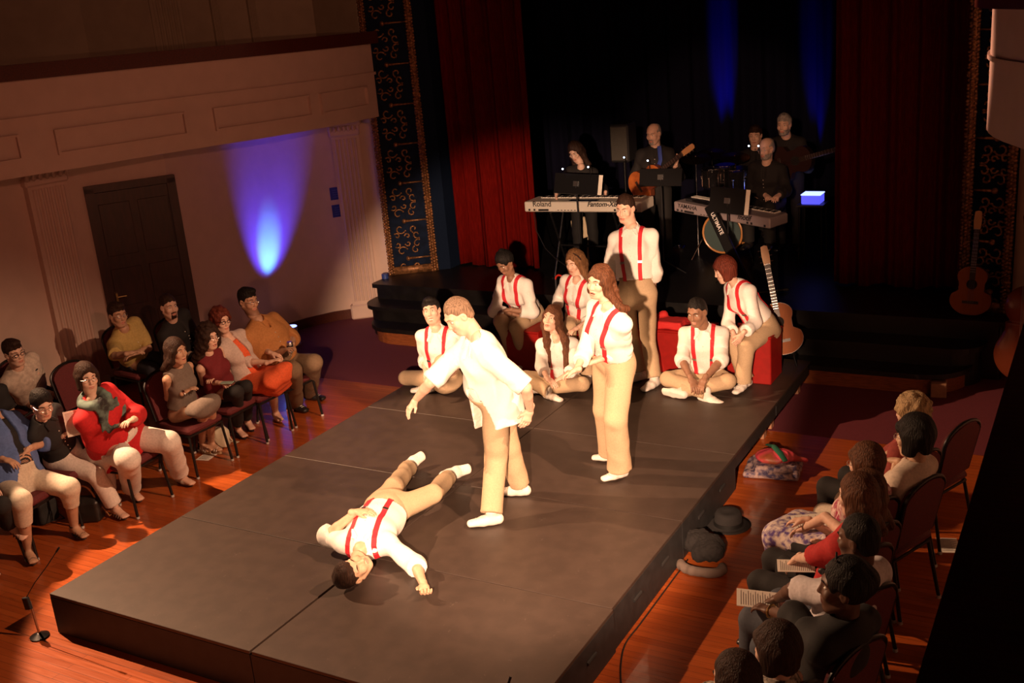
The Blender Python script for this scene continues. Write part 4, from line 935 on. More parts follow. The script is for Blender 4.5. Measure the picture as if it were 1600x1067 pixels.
cast(label='person lying on their back on the platform, head nearest the camera, one arm thrown out', s=1.0, w=1.0, pel=(606, 795, 'z', PH + .14), front=(0, 0, 1), yaw=100, hframe=((.62, .12, .75), (-.25, -.95, .10)), skin=SK['olive'], hairmat=HR['darkbrown'], hair='short', closed=1, belt=BELT, bottom=dict(mat=khaki, len=.88),
 J=dict(neck=(566, 856, 'z', PH + .13), head=(551, 892, 'z', PH + .125), el_r=Z(650, 884, .07), wr_r=Z(662, 914, .05), hd_r=Z(667, 936, .03), el_l=Z(512, 836, .13), wr_l=Z(556, 800, .30), hd_l=Z(586, 797, .31), kn_r=Z(676, 772, .13), an_r=Z(703, 743, .08), toe_r=Z(758, 726, .10), kn_l=Z(616, 760, .14), an_l=Z(641, 727, .08), toe_l=Z(678, 700, .13)), palm_l=(0, 0, -1), palm_r=(0, .3, 1), curl_r=45,
 top=dict(mat=white_shirt, sleeve=1.15, rolled=1, loose=.012))
cast(label='smiling person standing with long wavy brown hair, white shirt and wide khaki trousers', sex='f', s=.955, w=1.12, pel=(958, 560, 'y', 6.98), yaw=236, tyaw=246, head=(256, 4, -4), skin=SK['fair'], hairmat=HR['brown'], hair='wavy', hlen=.15, mouth=.010, belt=None,
 J=dict(neck=(950, 484), head=(936, 441), el_l=(975, 546), wr_l=(925, 566, 'n'), hd_l=(898, 575), el_r=(915, 548), wr_r=(900, 578, 'n'), hd_r=(884, 584), kn_l=(962, 655), an_l=Z(968, 732, .09), toe_l=Z(948, 748, .03), kn_r=(945, 640), an_r=Z(954, 706, .09), toe_r=Z(936, 716, .03)),
 top=dict(mat=white_shirt, sleeve=1.55, rolled=1, loose=.012), bottom=dict(mat=khaki, wide=1.45, waist=.30), socks=None)
cast(label='tall person standing at the back with one hand in a trouser pocket, looking down', s=1.045, w=.98, pel=(995, 452, 'y', 8.93), yaw=280, head=(268, 14, 0), skin=SK['fair'], hairmat=HR['darkbrown'], hair='crop', belt=BELT,
 J=dict(neck=(988, 360), head=(977, 326), el_l=(1024, 424), wr_l=(1019, 452), hd_l=(1010, 466), el_r=(952, 420), wr_r=(950, 462), kn_l=(1012, 525), an_l=Z(1022, 590, .09), toe_l=Z(1010, 606, .03), kn_r=(985, 520), an_r=Z(1000, 580, .09), toe_r=Z(988, 592, .03)))
cast(label='person with dark hair in a topknot seated on a red box, arms crossed on lap', sex='f', s=.955, w=1.05, pose='sit', pel=(824, 487, 'z', PH + .52), yaw=262, head=(258, 34, 5), skin=SK['brown'], hairmat=HR['black'], hair='bun',
 J=dict(neck=(800, 437), head=(789, 411), el_l=(832, 488), wr_l=(795, 484, 'n'), hd_l=(770, 488), el_r=(772, 486), wr_r=(806, 492, 'n'), hd_r=(826, 496), kn_r=(782, 502), kn_l=(806, 510), an_l=Z(820, 560, .09), an_r=Z(803, 556, .09)), top=dict(mat=white_shirt, sleeve=1.5, rolled=1, loose=.016, vneck=.12))
cast(label='person with light brown hair and hairband seated behind the others in khaki trousers', sex='f', s=.94, pose='sit', pel=(908, 494, 'z', PH + .52), yaw=262, head=(256, 16, 0), skin=SK['fair'], hairmat=HR['lightbrown'], hair='mid', hairband=HR['darkbrown'],
 J=dict(neck=(902, 440), head=(898, 410), el_r=(873, 464), wr_r=(869, 492), hd_r=(872, 508), kn_r=(890, 512), kn_l=(915, 516), an_l=Z(918, 587, .09), toe_l=Z(916, 602, .03), an_r=Z(893, 580, .09)), top=dict(mat=white_shirt, sleeve=1.5, rolled=1, vneck=.14))
cast(label='person sitting cross-legged with long wavy auburn-brown hair, looking up, hands clasped', sex='f', s=.94, pose='cross', pel=(876, 590, 'z', PH + .13), yaw=292, head=(272, -14, -4), skin=SK['fair'], hairmat=HR['brown'], hair='wavy', hfront=1, hlen=.34, mouth=.004,
 J=dict(neck=(870, 532), head=(862, 498), el_r=(846, 572), wr_r=(856, 592, 'n'), hd_r=(866, 600), el_l=(900, 574), wr_l=(878, 590, 'n'), hd_l=(862, 598), kn_r=Z(822, 590, .14), kn_l=Z(910, 600, .17), an_r=Z(858, 612, .07), toe_r=Z(884, 621, .05), an_l=Z(846, 606, .07), toe_l=Z(830, 606, .04)), top=dict(mat=white_shirt, sleeve=1.5, rolled=1, vneck=.09))
cast(label='person crouching at the left platform edge, one knee raised, looking up with mouth open', s=.98, pose='cross', pel=(694, 588, 'z', PH + .20), yaw=285, head=(292, -8, 8), skin=SK['fair'], hairmat=HR['black'], hair='short', mouth=.012,
 J=dict(neck=(683, 518), head=(674, 486), el_r=(664, 562), wr_r=(666, 584, 'n'), hd_r=(668, 596), el_l=(702, 562), wr_l=(684, 576, 'n'), hd_l=(664, 590), kn_r=Z(634, 590, .10), an_r=Z(676, 594, .07), kn_l=(690, 566, 'n'), an_l=Z(668, 600, .09), toe_l=Z(648, 610, .03)), top=dict(mat=white_shirt, sleeve=1.3, rolled=1))
cast(label='person sitting cross-legged in front of a red box, short dark hair, arms hanging between knees', s=1.0, pose='cross', pel=(1103, 584, 'z', PH + .13), yaw=283, head=(262, 16, 3), skin=SK['brown'], hairmat=HR['black'], hair='buzz',
 J=dict(neck=(1099, 513), head=(1089, 488), el_r=(1066, 563), wr_r=(1080, 592, 'n'), hd_r=(1086, 606), el_l=(1126, 563), wr_l=(1101, 592, 'n'), hd_l=(1094, 606), kn_r=Z(1044, 592, .14), kn_l=Z(1138, 596, .15), an_l=Z(1066, 610, .07), toe_l=Z(1038, 608, .06), an_r=Z(1104, 614, .07), toe_r=Z(1122, 620, .05)), top=dict(mat=white_shirt, sleeve=1.15, rolled=1))
cast(label='person with a dark red-brown bob seated on the right red box, leaning forward', sex='f', s=.96, pose='sit', pel=(1190, 506, 'z', PH + .52), yaw=232, tyaw=232, lean=30, head=(208, 20, 0), skin=SK['fair'], hairmat=HR['auburn'], hair='bob',
 J=dict(neck=(1150, 446), head=(1132, 422), el_l=(1180, 504), wr_l=(1160, 522, 'n'), hd_l=(1150, 538), el_r=(1138, 506), wr_r=(1146, 522, 'n'), hd_r=(1152, 538), kn_l=(1166, 542), kn_r=(1146, 536), an_l=Z(1160, 597, .09), toe_l=Z(1146, 616, .03), an_r=Z(1166, 592, .09), toe_r=Z(1156, 606, .03)), top=dict(mat=white_shirt, sleeve=1.75, rolled=1), bottom=dict(mat=khaki, wide=1.15))
# ------------------------------------------------------------------ the band
BK = cloth('black_cloth', (.007, .0065, .0065)); BK2 = cloth('black_shirt_cloth', (.011, .009, .009)); blackshoe = mat('black_leather', (.015, .013, .013), .35)
def U(px, py, Y, z): return (ay(px, py, Y)[0], Y, z)
def band(**k):
    k.setdefault('top', dict(mat=BK2, sleeve=1.95)); k.setdefault('bottom', dict(mat=BK)); k.setdefault('shoes', dict(mat=blackshoe, laces=False)); k['fz'] = SZ; k.setdefault('far', True); return person(k)
band(label='keyboard player with dark hair and glasses bowed over the silver keyboard, black v-neck', sex='f', s=.93, pel=U(912, 320, 12.0, SZ + .89), yaw=285, head=(270, 30, 6), skin=SK['fair'], hairmat=HR['darkbrown'], hair='mid', glasses=M_['steel'], J=dict(neck=(908, 263), head=(899, 237), el_r=(876, 292), wr_r=(869, 304), el_l=(942, 294), wr_l=(946, 303, 'n')), top=dict(mat=BK2, sleeve=1.9, vneck=.17, collar=False))
band(label='bald guitarist with a white goatee, black shirt, playing a sunburst acoustic guitar', s=1.0, w=1.08, pel=U(1025, 300, 12.35, SZ + .96), yaw=288, head=(262, 16, 0), skin=SK['fair'], hairmat=HR['grey'], hair='bald', beard='goatee', beardmat=HR['grey'], J=dict(neck=(1024, 232), head=(1021, 209), el_l=(1062, 275), wr_l=(1056, 258, 'n'), hd_l=(1060, 248), el_r=(992, 275), wr_r=(1000, 292, 'n')))
band(label='drummer with short dark hair half hidden behind the drum kit', s=1.0, pose='sit', pel=U(1182, 280, 13.7, SZ + .72), yaw=282, head=(276, 10, 0), skin=SK['fair'], hairmat=HR['darkbrown'], hair='short', J=dict(head=(1180, 212), neck=(1180, 236)), top=dict(mat=BK2, sleeve=.8))
band(label='grey-haired bassist in black standing with a bass guitar at the right of the band', s=1.0, w=1.1, pel=U(1232, 280, 13.3, SZ + .97), yaw=278, head=(268, 8, 0), skin=SK['fair'], hairmat=HR['grey'], hair='short', beard='full', beardmat=HR['grey'], J=dict(head=(1225, 195), neck=(1229, 217), el_l=(1262, 262), wr_l=(1262, 246, 'n'), wr_r=(1228, 268, 'n')))
band(label='bald keyboard player with glasses and grey beard seated behind the angled keyboard', s=1.0, w=1.15, belly=.04, pose='sit', pel=U(1203, 310, 12.75, SZ + .78), yaw=268, head=(250, 12, 0), skin=SK['fair'], hairmat=HR['grey'], hair='bald', beard='full', beardmat=HR['grey'], glasses=M_['steel'], mouth=.004, J=dict(head=(1197, 232), neck=(1198, 257), el_r=(1176, 296), wr_r=(1196, 305, 'n'), hd_r=(1200, 309), el_l=(1228, 298), wr_l=(1217, 305, 'n'), hd_l=(1212, 309)))
# ------------------------------------------------------------------ chairs
BURG = mat('burgundy_upholstery', (.13, .018, .022), .8, noise_amt=.3, scale=120); FRM = mat('black_tube_steel', (.02, .018, .018), .35, .5); GLD = mat('chair_glide', (.5, .48, .45), .4)
def make_chair(label, loc, rz, group):
    """banquet chair facing +x, seat centre at the origin"""
    t = thing('banquet_chair', label, 'chair', (0, 0, 0), group)
    MB().obox((0, 0, .445), (.215, 0, 0), (0, .215, 0), (0, 0, .035), bev=.025).build('seat', BURG, t, True)
    bk = MB(); O = []
    for k in range(17): a = math.pi * k / 16; O.append((.205 * math.cos(a), .30 + .12 * math.sin(a)))
    O = [(.19, 0)] + O + [(-.19, 0)]; yb = V3((-.20, 0, .50)); bk.prism(O, yb, (0, 1, 0), nrm((-.2, 0, 1)), .045); bk.build('backrest', BURG, t)
    fr = MB(); up = nrm((-.2, 0, 1)); P = [yb + V3((0, 1, 0)) * a * 1.06 + up * (b * 1.03) + V3((-.01, 0, 0)) for a, b in O]; fr.tube(P, .012, 8); fr.build('back_frame', FRM, t, True)
    MB().tube([(-.2, -.2, .40), (.2, -.2, .40), (.2, .2, .40), (-.2, .2, .40), (-.2, -.2, .40)], .011, 8).build('seat_frame', FRM, t, True)
    for sy in (-1, 1):
        for (x0, x1) in ((.19, .235), (-.19, -.27)):
            l = MB().tube([(x0, .195 * sy, .41), (x1, .215 * sy, .012)], .0125, 8).build('leg', FRM, t, True); MB().lathe((x1, .215 * sy, 0), (0, 0, 1), [(.012, 0), (.016, .004), (.015, .022)], 10).build('foot_glide', GLD, l, True)
    t.location = loc; t.rotation_euler = (0, 0, rz); return t
CH0 = None
def chair(x, y, yaw, label, group, z=0):
    global CH0
    if CH0 is None: CH0 = make_chair(label, (x, y, z), math.radians(yaw), group); return CH0
    return copy_thing(CH0, (x, y, z), label, math.radians(yaw), group)
C = cloth
def aud(seat_label=None, grp='burgundy banquet chairs in the left rows', cyaw=None, **k):
    k['fz'] = 0; k.setdefault('pose', 'sit'); k.setdefault('shoes', dict(mat=blackshoe)); r = person(k)
    if seat_label:
        p = k['_J']['pel']; f, rr = yawv(cyaw if cyaw is not None else k['yaw']); q = p + f * .06; chair(q[0], q[1], cyaw if cyaw is not None else k['yaw'], seat_label, grp)
    return k
def G(x, y, z=0.0): return (x, y, 'z', z)
cream = C('cream_trousers', (.70, .62, .50)); whitep = C('off_white_trousers', (.78, .72, .66)); bluec = C('blue_cotton', (.10, .17, .42)); redj = C('scarlet_knit', (.58, .015, .02)); greyd = C('taupe_jersey', (.19, .15, .125)); burgt = C('maroon_knit', (.17, .012, .018)); orng = C('coral_dress_cloth', (.80, .13, .04)); cardi = C('pale_cardigan', (.62, .50, .45)); rust = C('rust_shirt_cloth', (.50, .22, .07)); olivep = C('brown_trousers', (.20, .13, .075)); yel = C('mustard_shirt_cloth', (.52, .38, .13)); stripe = C('pale_striped_cotton', (.60, .50, .42), na=.25, scale=30); blk = C('black_knit', (.014, .013, .014)); navy = C('dark_navy', (.02, .02, .03))
sandalm = mat('black_strap', (.02, .017, .016), .4); solem = mat('dark_sole', (.05, .03, .02), .6); silv = mat('silver_strap', (.5, .42, .38), .3, .6); corkm = mat('cork_wedge', (.42, .27, .15), .8); whstrap = mat('white_strap', (.75, .7, .63), .5); nude = mat('pale_pump', (.72, .50, .36), .4); stripef = mat('striped_canvas', (.55, .45, .36), .7, noise_amt=.5, scale=40, stretch=(1, 1, 4))
a1 = aud('burgundy chair under the person in the blue shirt', label='person in an open blue shirt and cream capri trousers, head cut off by the frame', sex='f', w=1.32, s=.96, belly=.05, pel=(22, 748, 'z', .58), yaw=8, lean=0, head=(0, 10, 0), skin=SK['tan'], hairmat=HR['brown'], hair='short', J=dict(neck=(-8, 650), head=(-30, 618), el_l=(70, 690), wr_l=(44, 702, 'n'), hd_l=(30, 712), el_r=(-20, 720), wr_r=(8, 718), hd_r=(24, 724), kn_r=(32, 782), an_r=G(44, 858, .09), toe_r=G(56, 884, .03), kn_l=(108, 762), an_l=G(116, 822, .09), toe_l=G(140, 842, .03)),
 top=dict(mat=bluec, sleeve=1.3, loose=.02, hang=.12, collar=False, name='blue_overshirt', vneck=.1, buttons=False, under=blk, open_full=.055, open=.05), bottom=dict(mat=cream, len=.45, name='capri_trousers'), shoes=dict(kind='sandal', mat=sandalm, sole=solem))
a2 = aud('burgundy chair under the person reading the programme', label='person in black top and white trousers holding a programme, hand to mouth', sex='f', s=.95, pel=(98, 708, 'z', .56), yaw=5, head=(-18, 22, 0), skin=SK['fair'], hairmat=HR['black'], hair='pony', glasses=M_['steel'], J=dict(neck=(66, 656), head=(66, 632), el_l=(100, 668), wr_l=(82, 655, 'n'), hd_l=(76, 642), el_r=(72, 704), wr_r=(97, 682, 'n'), hd_r=(110, 672), kn_r=(150, 742), kn_l=(166, 718), an_l=G(168, 768, .16), toe_l=G(188, 782, .12), an_r=G(180, 792, .09), toe_r=G(200, 810, .03)), curl_l=60,
 top=dict(mat=blk, sleeve=1.4, vneck=.1), bottom=dict(mat=whitep, len=.9, wide=1.1), shoes=dict(kind='sandal', mat=silv, sole=solem))
a3 = aud('burgundy chair under the person in the red jacket', label='person in scarlet jacket, dark patterned scarf and white trousers, hands clasped on lap', sex='f', s=.98, w=1.42, belly=.07, fat=1.12, pel=(182, 688, 'z', .60), yaw=5, head=(-22, 6, 0), skin=SK['fair'], hairmat=HR['darkbrown'], hair='bob', bangs=0, glasses=M_['steel'], J=dict(neck=(146, 626), head=(136, 590), el_l=(212, 648), wr_l=(208, 656), hd_l=(196, 660), el_r=(150, 690), wr_r=(184, 666), hd_r=(198, 658), kn_r=(200, 718), an_r=G(206, 764, .09), toe_r=G(222, 782, .03), kn_l=(264, 690), an_l=G(282, 742, .09), toe_l=G(304, 757, .03)),
 top=dict(mat=redj, sleeve=1.8, loose=.026, hang=.10, name='jacket', collar=False), bottom=dict(mat=whitep, len=.9, wide=1.25), shoes=dict(kind='flat', mat=stripef, sole=solem))
a4 = aud('burgundy chair under the person in the grey dress', label='person with shoulder-length dark hair in a sleeveless taupe dress and white wedges', sex='f', s=.94, w=.92, pel=(286, 640, 'z', .56), yaw=-2, head=(0, 4, 0), skin=SK['tan'], hairmat=HR['darkbrown'], hair='mid', hlen=.19, mouth=.005, J=dict(neck=(278, 574), head=(276, 549), el_r=(262, 622), wr_r=(288, 613), hd_r=(302, 605), el_l=(300, 600), wr_l=(282, 622, 'n'), hd_l=(268, 630), kn_r=(316, 638), kn_l=(330, 630), an_r=G(316, 690, .10), toe_r=G(328, 704, .05), an_l=G(330, 690, .10), toe_l=G(344, 702, .05)),
 top=dict(mat=greyd, sleeve=0, collar=False, buttons=False, loose=.004, name='dress_bodice'), bottom=dict(kind='skirt', mat=greyd, drop=.06), shoes=dict(kind='wedge', mat=whstrap, sole=corkm))
a5 = aud('burgundy chair under the person in the maroon top', label='person with long curly dark hair and glasses, sleeveless maroon top, black trousers', sex='f', s=.94, pel=(346, 612, 'z', .56), yaw=0, head=(-8, 8, 0), skin=SK['fair'], hairmat=HR['darkbrown'], hair='bigcurly', hlen=.24, hfront=0, glasses=M_['steel'], mouth=.006, J=dict(neck=(326, 554), head=(326, 526), el_r=(318, 598), wr_r=(342, 598), hd_r=(354, 600), el_l=(356, 582), wr_l=(340, 588), hd_l=(328, 592), kn_r=(370, 612), kn_l=(384, 604), an_r=G(372, 668, .09), toe_r=G(382, 682, .03), an_l=G(386, 656, .09), toe_l=G(396, 672, .03)),
 top=dict(mat=burgt, sleeve=0, collar=False, buttons=False, name='top'), bottom=dict(mat=blk, len=.88, wide=.85), shoes=dict(kind='pump', mat=blackshoe, sole=blackshoe))
a6 = aud('burgundy chair under the person in the coral dress', label='person with short red hair, glasses, coral dress and pale cardigan, legs crossed', sex='f', s=.96, w=1.12, pel=(392, 592, 'z', .57), yaw=0, head=(-10, 6, 0), skin=SK['fair'], hairmat=HR['auburn'], hair='curly', glasses=mat('dark_frame', (.02, .01, .01), .3), gthick=.0028, J=dict(neck=(356, 528), head=(345, 501), el_r=(385, 565), wr_r=(420, 566), hd_r=(436, 560), el_l=(410, 545), wr_l=(425, 552), hd_l=(438, 556), kn_r=(424, 596), kn_l=(442, 582), an_l=G(458, 590, .30), toe_l=G(484, 602, .24), an_r=G(430, 642, .09), toe_r=G(440, 658, .03)),
 top=dict(mat=cardi, sleeve=1.25, vneck=.16, collar=False, buttons=False, name='cardigan', under=orng, open_full=.06), bottom=dict(kind='skirt', mat=orng, drop=.24, flare=1.15), shoes=dict(kind='flat', mat=nude, sole=nude))
a7 = aud('burgundy chair under the person in the rust shirt', label='heavyset dark-haired person in a rust shirt and brown trousers holding a can', s=1.02, w=1.28, belly=.08, fat=1.1, pel=(436, 572, 'z', .58), yaw=-5, head=(-8, 8, 0), skin=SK['tan'], hairmat=HR['black'], hair='short', glasses=M_['steel'], beard='full', beardmat=SK['brown'], J=dict(neck=(404, 504), head=(388, 470), el_r=(420, 560), wr_r=(442, 548), hd_r=(452, 544), el_l=(456, 528), wr_l=(455, 540), hd_l=(448, 548), kn_l=(490, 566), kn_r=(458, 578), an_l=G(484, 612, .09), an_r=G(462, 628, .09)),
 top=dict(mat=rust, sleeve=1.3, loose=.02), bottom=dict(mat=olivep, wide=1.15))
aud('burgundy chair at the left edge under the person with crossed legs', label='person at the left edge showing only black trousers and one crossed sandalled foot', sex='f', s=.95, pel=(-62, 790, 'z', .56), yaw=8, head=(0, 0, 0), skin=SK['fair'], hairmat=HR['brown'], hair='bob', J=dict(kn_l=(2, 790), an_l=G(16, 820, .33), toe_l=G(46, 846, .22), kn_r=(-30, 830), an_r=G(-18, 880, .09), toe_r=G(2, 908, .03)), top=dict(mat=blk, sleeve=1.2), bottom=dict(mat=blk, len=.9), shoes=dict(kind='sandal', mat=sandalm, sole=solem))
b1 = aud('burgundy chair in the back row under the person with chin on hand', label='person in thick black glasses and pale striped shirt resting chin on hand', s=1.0, pel=(52, 618, 'z', .56), yaw=-5, head=(-6, 10, 6), skin=SK['fair'], hairmat=HR['darkbrown'], hair='short', glasses=mat('dark_frame', (.02, .01, .01), .3), gthick=.0035, far=True, J=dict(neck=(28, 575), head=(22, 551), el_l=(62, 592), wr_l=(54, 580, 'n'), hd_l=(42, 568), el_r=(40, 618), wr_r=(70, 612)), top=dict(mat=stripe, sleeve=.85, loose=.016), bottom=dict(mat=navy))
b2 = aud('burgundy chair in the back row by the fluted pilaster', label='short-haired person in a mustard shirt with folded arms beside the fluted pilaster', s=1.0, w=1.05, pel=(212, 560, 'z', .57), yaw=-5, head=(-12, 6, 0), skin=SK['tan'], hairmat=HR['darkbrown'], hair='short', glasses=M_['steel'], mouth=.005, far=True, J=dict(neck=(194, 516), head=(184, 492), el_r=(180, 556), wr_r=(202, 552), hd_r=(218, 548), el_l=(232, 544), wr_l=(212, 552), hd_l=(196, 558)), top=dict(mat=yel, sleeve=.9, loose=.018), bottom=dict(mat=navy))
b3 = aud('burgundy chair in the back row in front of the door', label='bearded person dressed in black seated in front of the dark door', s=1.0, pel=(292, 548, 'z', .57), yaw=-5, head=(-14, 6, 0), skin=SK['fair'], hairmat=HR['darkbrown'], hair='crop', beard='goatee', far=True, J=dict(neck=(270, 502), head=(264, 479)), top=dict(mat=blk, sleeve=1.9, vneck=.12), bottom=dict(mat=blk))
b0 = aud('burgundy chair at the left edge of the back row', label='person in black at the far left edge, bare forearm showing, behind the blue shirt', s=.97, sex='f', pel=(2, 668, 'z', .56), yaw=-5, head=(-5, 6, 0), skin=SK['tan'], hairmat=HR['brown'], hair='mid', far=True, J=dict(neck=(-22, 622), head=(-30, 598), el_l=(22, 650), wr_l=(20, 680)), top=dict(mat=blk, sleeve=.7), bottom=dict(mat=blk))
# an empty chair between the rows
chair(-8.45, 6.35, 0, 'empty burgundy chair in the back row, left of the person in mustard', 'burgundy banquet chairs in the left rows')
# ------------------------------------------------------------------ right-hand row
def rt(hp, lab, chl, **k):
    H = az(hp[0], hp[1], hp[2] if len(hp) > 2 else 1.17); yw = k.get('yaw', 157); k['yaw'] = yw; f, rr = yawv(yw); sc = k.get('s', 1.0)
    p = H + f * .13; k['pel'] = (p[0], p[1], .55); k['grp'] = 'dark chairs in the right-hand row'; k.setdefault('head', (yw + 12, 8, 0)); J = k.setdefault('J', {})
    J['head'] = H; J['neck'] = H - V3((0, 0, .18 * sc)) - f * .015; return aud(chl, label=lab, far=True, **k)
prnt = mat('purple_print', (.35, .03, .09), .8, col2=(.75, .6, .55), scale=34, noise_amt=.1); floral = mat('floral_print', (.72, .62, .52), .85, col2=(.03, .02, .02), scale=26, noise_amt=.1); lapp = mat('violet_leaf_print', (.70, .62, .58), .85, col2=(.10, .06, .25), scale=28, noise_amt=.1)
creamt = C('cream_blouse', (.66, .55, .45)); denim = C('dark_denim', (.06, .07, .09)); pinkw = C('white_polo', (.66, .62, .64))
r1 = rt((1424, 644), 'person with curly blonde hair partly hidden at the far end of the right row', 'dark chair at the far end of the right row', sex='f', s=.95, skin=SK['fair'], hairmat=HR['blonde'], hair='curly', top=dict(mat=C('dull_red_top', (.3, .05, .04)), sleeve=1.5, collar=False), bottom=dict(mat=blk))
r2 = rt((1428, 682), 'person with a rounded black bob and glasses in a cream top, hand at chest', 'dark chair under the person with the black bob', sex='f', s=.97, skin=SK['olive'], hairmat=HR['black'], hair='bob', hs=1.08, glasses=M_['steel'], J=dict(wr_r=(1405, 705, 'n'), wr_l=(1400, 720)), top=dict(mat=creamt, sleeve=.9, vneck=.15, collar=False), bottom=dict(mat=cream))
r3 = rt((1352, 724, 1.13), 'person with brown hair and glasses in a purple print dress, programme on lap', 'dark chair under the person in the purple print', sex='f', s=.96, skin=SK['fair'], hairmat=HR['brown'], hair='bob', glasses=M_['steel'], top=dict(mat=prnt, sleeve=.9, collar=False, buttons=False, name='dress_bodice'), bottom=dict(kind='skirt', mat=lapp, drop=.15))
r4 = rt((1352, 768, 1.10), 'person in a grey patterned sleeveless top, bare arms on lap, hidden behind the red shirt', 'dark chair behind the person in the red shirt', sex='f', s=.95, skin=SK['fair'], hairmat=HR['brown'], hair='mid', J=dict(el_l=(1290, 808), wr_l=(1255, 826), hd_l=(1238, 830), wr_r=(1258, 812)), top=dict(mat=C('grey_pattern', (.25, .22, .2), na=.6, scale=50), sleeve=0, collar=False, buttons=False, name='top'), bottom=dict(mat=blk))
r5 = rt((1338, 775, 1.2), 'person with chin-length brown hair in a red shirt, forearms resting on black trousers', 'dark chair under the person in the red shirt', sex='f', s=.98, skin=SK['fair'], hairmat=HR['brown'], hair='mid', hlen=.17, J=dict(el_l=(1265, 872), wr_l=(1245, 872), hd_l=(1228, 884)), top=dict(mat=C('red_shirt_cloth', (.45, .02, .02)), sleeve=.9, collar=False, buttons=False), bottom=dict(mat=blk))
r6 = rt((1340, 842), 'person with close-cropped hair in a white polo shirt with sunglasses hooked at the neck', 'dark chair under the person in the white polo', s=1.02, skin=SK['dark'], dark=1, hairmat=HR['black'], hair='buzz', J=dict(el_l=(1240, 920), wr_l=(1215, 935), hd_l=(1196, 940)), top=dict(mat=pinkw, sleeve=.9, loose=.016), bottom=dict(mat=denim))
r7 = rt((1318, 918), 'person in a black top with a small bow in black hair and a gold bracelet', 'dark chair under the person in the black top', sex='f', s=1.0, w=1.25, skin=SK['dark'], dark=1, hairmat=HR['black'], hair='updo', hs=1.1, head=(190, 0, 0), J=dict(el_l=(1240, 965), wr_l=(1205, 955), hd_l=(1182, 945)), top=dict(mat=blk, sleeve=1.2, collar=False, buttons=False, loose=.02), bottom=dict(mat=denim))
r8 = rt((1212, 1014, 1.08), 'child with smooth brown bobbed hair in a black and cream floral dress', 'dark chair under the child in the floral dress', sex='f', s=.84, skin=SK['fair'], hairmat=HR['darkbrown'], hair='bob', hs=1.05, top=dict(mat=floral, sleeve=0, collar=False, buttons=False, name='dress_bodice'), bottom=dict(kind='skirt', mat=floral, drop=.12, flare=1.2))
r9 = rt((1148, 1062, 1.05), 'dark-haired person at the bottom edge in a floral dress, cut by the frame', 'dark chair at the near end of the right row', sex='f', s=.84, skin=SK['fair'], hairmat=HR['darkbrown'], hair='mid', hs=1.05, top=dict(mat=floral, sleeve=0, collar=False, buttons=False, name='dress_bodice'), bottom=dict(kind='skirt', mat=floral, drop=.12, flare=1.2))
chair(-1.02, 7.35, 157, 'empty dark chair beyond the blonde curly-haired person', 'dark chairs in the right-hand row'); 
# ------------------------------------------------------------------ props
REDB = mat('red_painted_box', (.32, .008, .006), .45, noise_amt=.15, scale=20); blackp = mat('black_plastic', (.02, .02, .022), .4); blackm = mat('black_metal', (.018, .018, .02), .35, .6)
def redbox(x0, x1, y0, y1, hh, lab):
    o = thing('red_box_seat', lab, 'box', ((x0 + x1) / 2, (y0 + y1) / 2, PH), 'red box seats on the platform')
    MB().obox(((x0 + x1) / 2, (y0 + y1) / 2, PH + hh / 2 - .01), ((x1 - x0) / 2, 0, 0), (0, (y1 - y0) / 2, 0), (0, 0, hh / 2 - .01), bev=.008).build('body', REDB, o)
    MB().obox(((x0 + x1) / 2, (y0 + y1) / 2, PH + hh - .01), ((x1 - x0) / 2 + .008, 0, 0), (0, (y1 - y0) / 2 + .008, 0), (0, 0, .01), bev=.006).build('lid', REDB, o)
redbox(-3.06, -2.64, 9.19, 9.56, .47, 'red box seat on the right under the person with the bob')
redbox(-3.98, -3.28, 9.25, 9.62, .44, 'red box in the middle with a folded red cloth on top')
redbox(-5.30, -4.92, 8.92, 9.34, .43, 'red box seat on the left under the person with the topknot')
redbox(-4.72, -4.34, 8.95, 9.37, .43, 'red box seat under the person with the hairband')
f_ = Field((-4.05, 9.15, .7), (-3.2, 9.7, .95), .011); f_.box((-3.66, 9.42, PH + .455), (.30, .14, .018), np.eye(3), .012, 0); f_.box((-3.74, 9.40, PH + .49), (.19, .11, .018), np.eye(3), .012, .01); f_.cone((-3.93, 9.38, PH + .47), (-3.80, 9.50, PH + .52), .03, .04, k=.02); f_.wrinkle(.006, 30)
tag(sculpt('folded_cloth', f_, [mat('red_cloth', (.55, .02, .02), .8)], None), 'folded red cloth lying on top of the middle red box', 'cloth')
